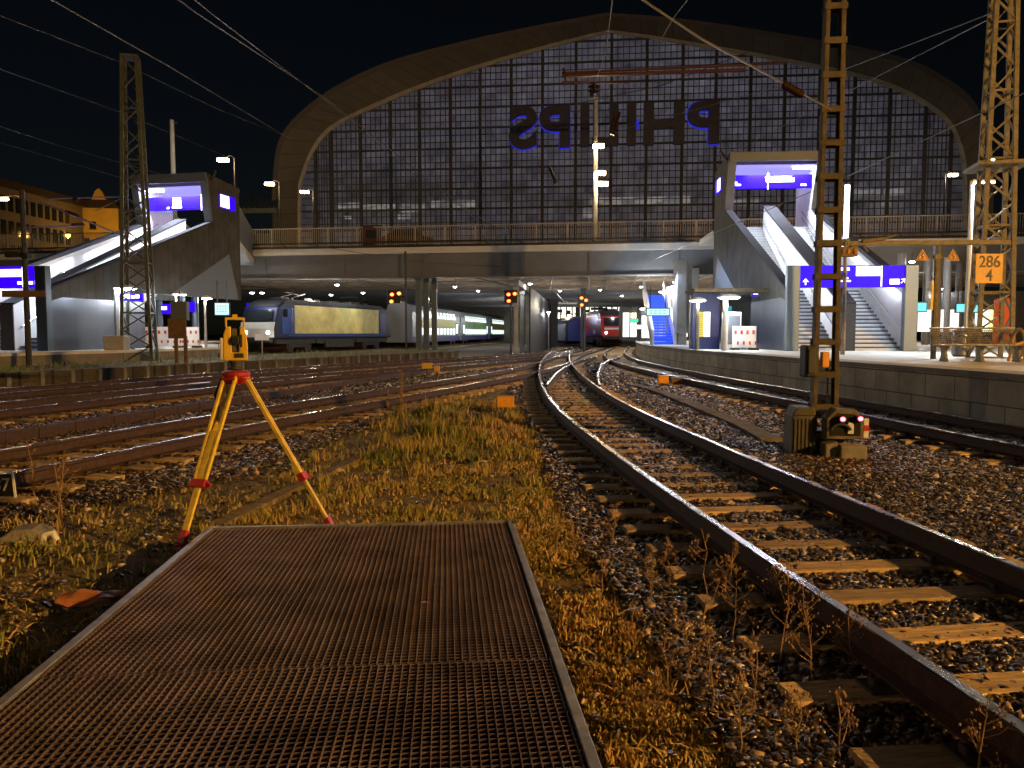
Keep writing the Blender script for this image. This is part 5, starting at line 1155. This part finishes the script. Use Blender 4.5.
# ------------------------------------------------------------------ trains
def bogie(t,y,matn='darksteel'):
    mb=MB(); mb.box((0,y,.62),(2.5,3.0,.5)); b=mb.build('bogie',matn,t)
    for yy in(-1.2,1.2):
        mb=MB(); mb.tube([(-1.2,y+yy,.5),(1.2,y+yy,.5)],.5,16); mb.build('wheel','rust',b)
def loco(name,label,loc,rz,pal,L0=18.9,scale=1):
    t=thing(name,label,'locomotive',loc,rz); hw=1.49
    mb=MB(); prof=[(0,1.05),(0,1.75),(.55,3.35),(1.3,3.75),(L0-1.3,3.75),(L0-.55,3.35),(L0,1.75),(L0,1.05)]
    mb.prism(prof,-hw,hw,'x'); mb.build('body',pal['body'],t,bevel=.08)
    mb=MB(); mb.prism([(.62,3.42),(1.25,3.78),(1.9,4.0),(L0-1.9,4.0),(L0-1.25,3.78),(L0-.62,3.42)],-hw+.12,hw-.12,'x'); mb.build('roof','roofdark',t,bevel=.06)
    for s in(-1,1):
        mb=MB(); mb.box((s*(hw+.008),L0/2,2.5),(.03,L0-5.2,2.15)); mb.build('side_panel',pal['panel'],t)
        mb=MB(); mb.box((s*(hw+.008),1.75,2.35),(.028,1.6,1.9)); mb.build('cab_side',pal['cab'],t)
        mb=MB(); mb.box((s*(hw+.02),1.35,2.95),(.03,.6,.6)); mb.build('cab_window','glassdark',t)
        mb=MB(); mb.box((s*(hw+.02),2.3,2.4),(.03,.06,2.0)); mb.tube([(s*(hw+.06),2.1,1.4),(s*(hw+.06),2.1,2.9)],.02,5); mb.build('handrail','chrome',t)
    for s in(-1,1):
        for q_ in range(7):
            mb=MB(); mb.box((s*(hw-.05),3.6+q_*1.95,3.66),(.1,1.5,.22)); mb.build('roof_grille','darksteel',t)
        mb=MB(); mb.box((s*(hw+.012),L0/2,1.30),(.03,L0-3.4,.10)); mb.build('sill_stripe','cabblue',t)
        mb=MB(); mb.box((s*1.32,L0/2,.62),(.2,4.6,.62)); mb.box((s*1.34,L0/2-3.2,.8),(.16,.9,.3)); mb.box((s*1.34,L0/2+3.3,.8),(.16,.9,.3)); mb.build('equipment_box','darksteel',t)
        mb=MB(); mb.box((s*(hw+.012),L0-1.75,2.35),(.03,1.1,1.9)); mb.build('rear_cab_side','coachblue',t)
    mb=MB()
    for q_ in range(6): mb.box((random.uniform(-.4,.4),3+q_*2.5,4.1),(random.uniform(.6,1.4),random.uniform(.7,1.5),random.uniform(.12,.3)))
    mb.build('roof_equipment','darksteel',t)
    mb=MB(); n=Vector((0,-.55,1.6)); mb.prism([(.13,2.35),(.42,3.15),(.40,3.17),(.11,2.36)],-1.15,1.15,'x'); 
    mb.add([(-1.15,.17-.03,2.3),(1.15,.14,2.3),(1.1,.43-.03,3.15),(-1.1,.40,3.15)],[(0,1,2,3)]); mb.build('windscreen','glassdark',t)
    for xx in(-.95,.95):
        mb=MB(); mb.tube([(xx,-.04,1.5),(xx,.05,1.5)],.13,12); mb.build('headlight',pal['lamp'],t)
    mb=MB(); mb.box((0,L0/2,.9),(2.7,L0-1,.5)); mb.box((0,-.1,.95),(2.6,.35,.3)); 
    for xx in(-.88,.88): mb.tube([(xx,-.65,1.05),(xx,0,1.05)],.16,12); 
    mb.build('underframe','darksteel',t)
    if pal.get('nose'):
        mb=MB(); mb.prism([(-.03,1.15),(-.03,1.78),(.13,2.26),(.2,2.26),(.04,1.75),(.04,1.15)],-hw+.05,hw-.05,'x'); mb.build('nose_panel',pal['nose'],t)
    if pal.get('stripe'):
        mb=MB(); mb.box((0,-.03,1.95),(2.3,.05,.22)); mb.build('white_band','whitepaint',t)
    bogie(t,3.6); bogie(t,L0-3.6)
    for y0 in(3.2,L0-5.5):
        mb=MB(); mb.tube([(-.7,y0,4.1),(-.6,y0+2.2,4.55),(.6,y0+2.2,4.55),(.7,y0,4.1)],.04,6); mb.tube([(-.8,y0+.2,4.65),(.8,y0+.2,4.65)],.04,6); mb.tube([(0,y0+2.2,4.5),(0,y0+.2,4.65)],.04,6)
        for q_ in(-.6,.6): mb.box((q_,y0+.4,4.05),(.18,.18,.25))
        mb.build('pantograph','darksteel',t)
    return t
a=at(275,353,56.0); a.z=0; b_=Vector((at(396,349,75).x,75,0)); rzl=math.atan2(b_.y-a.y,b_.x-a.x)-PI/2
off=Vector((math.cos(rzl),math.sin(rzl),0))*-1.49
loco('locomotive','dark blue locomotive with a big yellow side panel under the bridge',a+off,rzl,dict(body='bluepaint',panel='yellowpanel',cab='cabblue',lamp='lamp_white',nose='cream'))
light('POINT',at(270,338.5,55.2),25,(1,.95,.8),.15)
rl=Vector((at(614.5,343,86).x,86,0)); loco('locomotive','red locomotive front at the right platform far away',rl,R(2.5),dict(body='redpaint',panel='redpaint',cab='redpaint',lamp='lamp_strip',stripe=1))
def coach(label,loc,rz,band,L0=26,body='coach'):
    t=thing('double_deck_coach',label,'railway coach',loc,rz,'passenger coaches'); hw=1.39
    mb=MB(); mb.prism([(-hw,.5),(hw,.5),(hw,3.6),(hw-.25,4.3),(hw-.8,4.62),(-hw+.8,4.62),(-hw+.25,4.3),(-hw,3.6)],0,L0,'y'); mb.build('body',body,t,bevel=.05)
    mb=MB(); mb.prism([(-hw+.1,4.35),(hw-.1,4.35),(hw-.75,4.68),(-hw+.75,4.68)],.1,L0-.1,'y'); mb.build('roof','roofdark',t)
    for s in(-1,1):
        mb=MB(); mb.box((s*(hw+.005),L0/2,2.6),(.03,L0*.72,.85)); mb.build('band',band,t); mb=MB(); mb.box((s*(hw+.005),L0/2,.8),(.03,L0-.2,.62)); mb.build('skirt','coachblue',t)
    tmp=None
    for z,h_ in((1.65,.75),(3.5,.7)):
        for i in range(10):
            if tmp is None:
                mb=MB(); mb.box((0,0,0),(.03,1.15,.72)); tmp=mb.build('window','winlit',t,bevel=.01); o=tmp
            else: o=tmp.copy(); COL.objects.link(o); o.parent=t
            o.location=(hw+.02 if z<3 else hw+.0,L0*.16+i*L0*.076,z); 
            if z>3: o.rotation_euler=(0,R(-12),0)
    for y0 in(2.2,L0-2.2):
        mb=MB(); mb.box((hw+.012,y0,1.75),(.03,1.3,2.1)); d_=mb.build('door','coachblue',t); mb=MB(); mb.box((hw+.03,y0-.3,2.0),(.02,.4,1.2)); mb.box((hw+.03,y0+.3,2.0),(.02,.4,1.2)); mb.build('door_glass','winlit',d_)
    bogie(t,4); bogie(t,L0-4); return t
c0=Vector((at(413,345,78).x-1.4,78,0)); c1=Vector((at(510,340,160).x-1.4,160,0)); dd=(c1-c0).normalized(); rzc=math.atan2(dd.y,dd.x)-PI/2
coach('yellow banded double deck coach with lit windows nearest the locomotive',c0,rzc,'coachyellow')
coach('green advert double deck coach in the middle of the left train',c0+dd*26.8,rzc,'coachgreen')
coach('grey double deck coach farthest away in the left train',c0+dd*53.6,rzc,'coachyellow')
coach('grey coach coupled behind the red locomotive',rl+Vector((-2.2,19.6,0)),R(4),'coach',body='coach').scale=(1,1,.8)
coach('blue grey coach standing left of the far red locomotive',Vector((at(578,343,103).x,103,0)),R(3),'coachblue',body='coachblue').scale=(1,1,.74)
light('POINT',(at(566,340,98).x,98,3.2),200,(.6,.65,1),.2)
for (x_,y_,p_) in((-4.5,84,330),(-2.0,100,420),(1.5,122,520)): light('POINT',(x_,y_,3.6),p_,(.95,.97,1),.2)  # fill points added beside the left train to lift the coach sides
# ------------------------------------------------------------------ buildings left
ob=thing('office_building','long pale office block with rows of dark windows far left','building',(-66.5,96,0),math.atan2(11.8,1.2)-PI/2)
mb=MB(); mb.box((-6,4,10.2),(12,34,20.4)); mb.build('wall','facade',ob)
mb=MB(); mb.box((-5.8,4,20.8),(13,35,.9)); mb.build('roof','roofbrown',ob)
tmp=None
for j in range(4):
    for i in range(22):
        if tmp is None: mb=MB(); mb.box((0,0,0),(.12,.8,1.9)); tmp=mb.build('window','glassdark',ob); o=tmp
        else: o=tmp.copy(); COL.objects.link(o); o.parent=ob
        o.location=(.03,-11.5+i*1.38,9+j*3.1)
yh=thing('yellow_house','yellow lit house with small gable ornament far left','building',(at(97,240,118).x,118,0),R(8))
hz=at(97,208,118).z; wz=(at(118,0+240,118).x-at(76,240,118).x)
mb=MB(); mb.box((0,3,hz/2),(wz,6,hz)); mb.build('wall','yellowhouse',yh)
mb=MB(); mb.prism([(-wz/2-.4,hz),(wz/2+.4,hz),(wz/2-.6,hz+1.2),(-wz/2+.6,hz+1.2)],-.4,6.4,'y'); mb.build('roof','roofbrown',yh)
mb=MB(); mb.prism([(-.4,hz+1.2),(1.6,hz+1.2),(1.1,hz+2.4),(.6,hz+2.9),(.1,hz+2.4)],-.5,.2,'y'); mb.build('gable_ornament','yellowhouse',yh)
for (x_,z_,w_,h_) in((.3,hz-5.6,1.2,1.6),(2.2,hz-5.0,1.0,1.3),(-1.6,hz-5.2,1.0,1.3),(-.5,hz-2.6,.9,1.1)):
    mb=MB(); mb.box((x_,-.03,z_),(w_,.1,h_)); wn=mb.build('window','glassdark',yh); mb=MB(); mb.box((x_,-.08,z_-h_/2-.08),(w_+.3,.2,.12)); mb.build('sill','facade',wn)
mb=MB(); mb.box((4.6,6,hz/2-.8),(5,8,hz-1.6)); mb.build('annex','roofbrown',yh)
hl=at(68,236,113); t=thing('wall_lamp','orange wall lamp glowing beside the yellow house','wall lamp',hl); mb=MB(); mb.lathe((0,0,0),[(.05,-.35),(.35,0),(.3,.25),(.05,.4)],10); mb.build('lamp_glass',emis('orange lamp glass',(1,.55,.12),7),t); mb=MB(); mb.bar((0,0,.3),(-.9,.4,.6),.08); mb.build('bracket','darksteel',t)
light('POINT',at(100,236,112.0)+Vector((0,-1,0)),800,(1,.55,.12),.4)
light('POINT',Vector((-52,88,12)),420,(1,.7,.42),.5)  # fill point added near the far-left buildings, no fitting
# chimney pole
l=at(173.5,180,70); t=thing('antenna_pole','thin white pole rising behind the left tower','pole',(l.x,70,7.8)); mb=MB(); mb.tube([(0,0,0),(0,0,at(172,120,70).z-7.8)],[.24,.18],10); mb.build('pole','conclight',t,smooth=True); mb=MB(); mb.bar((0,0,at(172,122,70).z-7.8),(.5,0,at(172,122,70).z-7.9),.12); mb.build('bracket','darksteel',t)
light('POINT',at(180,150,67),250,(1,.9,.75),.2)
# ------------------------------------------------------------------ wires
def wire(label,pts,r=.014,matn='wire',sag=0,extra=None,grp='overhead wires'):
    P=[at(*p) for p in pts]; mb=MB(); Q=[]
    for i in range(len(P)-1):
        for k in range(8):
            t_=k/8; q=P[i].lerp(P[i+1],t_); q.z-=sag*4*t_*(1-t_)*(P[i+1]-P[i]).length/20; Q.append(q)
    Q.append(P[-1]); mb.tube(Q,r,5); o=mb.build('overhead_wire',matn); tag(o,label,'wire',grp); return o
wire('bright overhead wire from top left down to the arch foot',[(30,-14,16),(52,0,18),(170,67,30),(290,139,72)],.02)
wire('faint overhead wire passing the left lattice mast top',[(-30,4,18),(120,62,31),(215,108,50),(288,137,74)],.007)
wire('overhead wire from upper left crossing the arch to bridge',[(160,-14,14),(195,12,18),(325,98,34),(449,196,50),(545,262,62)],.017)
wire('second overhead wire merging toward the arch shoulder',[(178,-14,15),(212,14,19),(330,104,36),(420,180,62)],.014)
wire('faint low overhead wire at the far left above buildings',[(-20,120,26),(60,146,40),(190,182,70)],.007)
wire('faint lowest overhead wire ending at left mast',[(-20,137,24),(122,178,31)],.007)
wire('dim overhead wire left behind the lattice mast',[(-20,62,28),(120,112,44),(235,160,70)],.007)
wire('bright overhead wire rising right across the right tower',[(1060,76,14),(1024,93,15),(848,176,23),(730,226,32),(635,268,60)],.014)
wire('thin overhead wire from the ochre mast top leftwards',[(997,11,22.2),(848,68,30),(620,130,75)],.016)
wire('second thin overhead wire from ochre mast top leftwards',[(999,14,22.2),(880,75,30),(700,170,70)],.014)
wire('thick stay running down to the near mast from top centre',[(637,-4,7.5),(700,38,8.3),(770,76,9.3),(832,110,10.4)],.012,'wire')
ins=thing('stay_insulator','ribbed insulator on the stay left of the near mast','insulator',(0,0,0)); mb=MB(); a=at(783,84,9.5);b_=at(802,95,9.8)
pr=[];rr=[]
for k in range(13): pr.append(a.lerp(b_,k/12)); rr.append(.055 if k%2 else .022)
mb.tube(pr,rr,10); mb.build('ribs','insul',ins)
wire('short wire dropping from top above the hall ridge',[(613,-6,20),(606,52,40),(594,86,50)],.018)
wire('short wire crossing the hall ridge at top',[(692,-6,20),(672,20,30),(650,60,76)],.012)
wire('dark cross wire below the roof beam before the glass',[(575,104,50),(660,86,50),(748,52,50)],.03,'darksteel')
wire('wire sagging low across the front of the bridge',[(250,236,52),(420,262,54),(560,270,56)],.02)
wire('thin wire crossing from arch to bridge centre',[(300,160,60),(400,215,60),(470,262,56)],.016)
wire('thin wire dropping across bridge girder',[(449,196,50),(540,275,60),(590,330,90)],.02)
cbm=thing('catenary_crossbeam','reddish cross beam spanning in front of the hall glass','catenary beam',at(670,72,50)); o_=cbm.location
mb=MB(); mb.bar(at(562,76,50)-o_,at(745,70,50)-o_,.28,.16); mb.bar(at(562,73,50)-o_,at(785,63,50)-o_,.12,.12); mb.bar(at(563,68,50)-o_,at(566,83,50)-o_,.12); mb.bar(at(562,82,50)-o_,at(628,83,50)-o_,.1); mb.build('beam','carred',cbm)
ih=thing('insulator_cluster','dark tangled insulator bundle right of the lamp mast','insulator',at(614,122,50)); mb=MB()
for k in range(6): mb.tube([(random.uniform(-.4,.4),0,random.uniform(.2,.7)),(random.uniform(-.3,.2),0,random.uniform(-.9,-.2))],.07,6)
mb.build('bundle','insul',ih)
ih=thing('insulator_cluster','small tilted hanging insulator in the glass below letters','insulator',at(553,175,50)); mb=MB(); mb.tube([(-.25,0,.5),(.2,0,-.5)],[.08,.14],8); mb.build('bundle','darksteel',ih)
# ------------------------------------------------------------------ right side extras behind mast
rw=thing('kiosk_building','station kiosk with lit windows at the right behind the mast','kiosk',(at(1010,340,46).x,46,.755)); mb=MB(); mb.box((2,2,1.6),(10,4,3.2)); mb.build('wall','darksteel',rw)
for (px,w_,mt) in((945,.9,'posterwhite'),(968,1.3,'posterwhite'),(1006,1.0,'winlit'),(1018,.9,'posteryellow')):
    x_=at(px,340,43.8).x-rw.location.x; mb=MB(); mb.box((x_,-.06,1.45),(w_,.08,1.3)); mb.build('lit_panel',mt,rw)
orr=thing('orange_banner','glowing orange upright column behind the bench','advert column',at(1003,318,30)); mb=MB(); mb.lathe((0,0,-1.0),[(.28,0),(.32,.05),(.32,1.7),(.1,1.8)],16); mb.build('column',emis('orange advert',(1,.12,.02),.35),orr,smooth=True)
k=0
for px,Y in((899,44),(925,47),(935,40),(945,46),(957,50)):
    k+=1; mb=MB(); mb.tube([(0,0,0),(0,0,5.2)],.22,12); o=mb.build('round_column','roundcol',loc=(at(px,340,Y).x,Y,.755),smooth=True); tag(o,['round grey column just right of the right gate','round grey column beneath the left warning triangle','round grey column directly behind triangle post','round grey column between post and lamp post','round grey column behind the white lamp post'][k-1],'column','round columns at right')
# ------------------------------------------------------------------ assumed floodlights and fill lights
# assumed flood lamp on an added mast, unseen behind and right of the camera
fl=Vector((27,-8,9.8)); t=thing('assumed_floodlight','assumed unseen sodium floodlight mast lighting the yard','floodlight',(fl.x,fl.y,-.25)); mb=MB(); mb.tube([(0,0,0),(0,0,fl.z+.5)],[.16,.1],10); mb.build('pole','galv',t); mb=MB(); mb.box((-.2,.1,fl.z+.62),(.7,.5,.3)); mb.build('lamp_head','darksteel',t)
sp=light('SPOT',fl,600000,(1,.53,.13),.12,spot_size=R(110),spot_blend=.6); aim(sp,(4,16,0))
f2=Vector((-24,-12,10)); t=thing('assumed_floodlight','assumed unseen weaker yard floodlight mast left behind the camera','floodlight',(f2.x,f2.y,-.25)); mb=MB(); mb.tube([(0,0,0),(0,0,f2.z+.5)],[.16,.1],10); mb.build('pole','galv',t); mb=MB(); mb.box((.2,.1,f2.z+.62),(.7,.5,.3)); mb.build('lamp_head','darksteel',t)  # weaker lamp and mast also assumed, added unseen to light the platform wall
sp=light('SPOT',f2,30000,(1,.70,.38),.12,spot_size=R(100),spot_blend=.6); aim(sp,(8,16,0))
# fill points added under the bridge, on platforms and inside the hall
for (x_,y_,z_,p_) in((-6,62,4.2,520),(4,70,4.0,420),(10,60,4.4,420),(-16,62,4.4,700),(-26,64,4.2,500),(20,58,4.2,600),(30,56,4.2,500),(0,95,4.2,600),(8,112,4.2,900),(-8,105,4.2,800),(13,66,3.6,500),(15,76,3.4,700),(15,92,3.2,700)):
    light('POINT',(x_,y_,z_),p_,(1,.88,.7),.25)
for (x_,y_,p_) in((8.0,38,80),(8.4,44,140),(8.8,33.5,80),(20,42,250),(24,44,260),(10.5,58,600),(9.2,52,350)):
    light('POINT',(x_,y_,4.4),p_,(.93,.96,1),.2)
for (x_,y_) in((-23,42),(-17.0,39),(-18.5,44)): light('POINT',(x_,y_,2.9),130,(.9,.94,1),.2)
for u_ in(-24,-8,8,24):
    q_=HO+U*u_+V_*14; light('POINT',(q_.x,q_.y,26 if abs(u_)<20 else 17),1400,(.82,.84,1),1.0)
    q_=HO+U*u_+V_*10; light('POINT',(q_.x,q_.y,10.5),120,(1,.88,.65),.5)
# ------------------------------------------------------------------ render settings
sc.view_settings.view_transform='Standard'; sc.view_settings.look='None'; sc.view_settings.exposure=0; sc.view_settings.gamma=1
sc.render.engine='CYCLES'; cy=sc.cycles; cy.use_denoising=True; cy.max_bounces=6; cy.diffuse_bounces=3; cy.glossy_bounces=3; cy.transparent_max_bounces=12; cy.sample_clamp_indirect=4; cy.caustics_reflective=False; cy.caustics_refractive=False
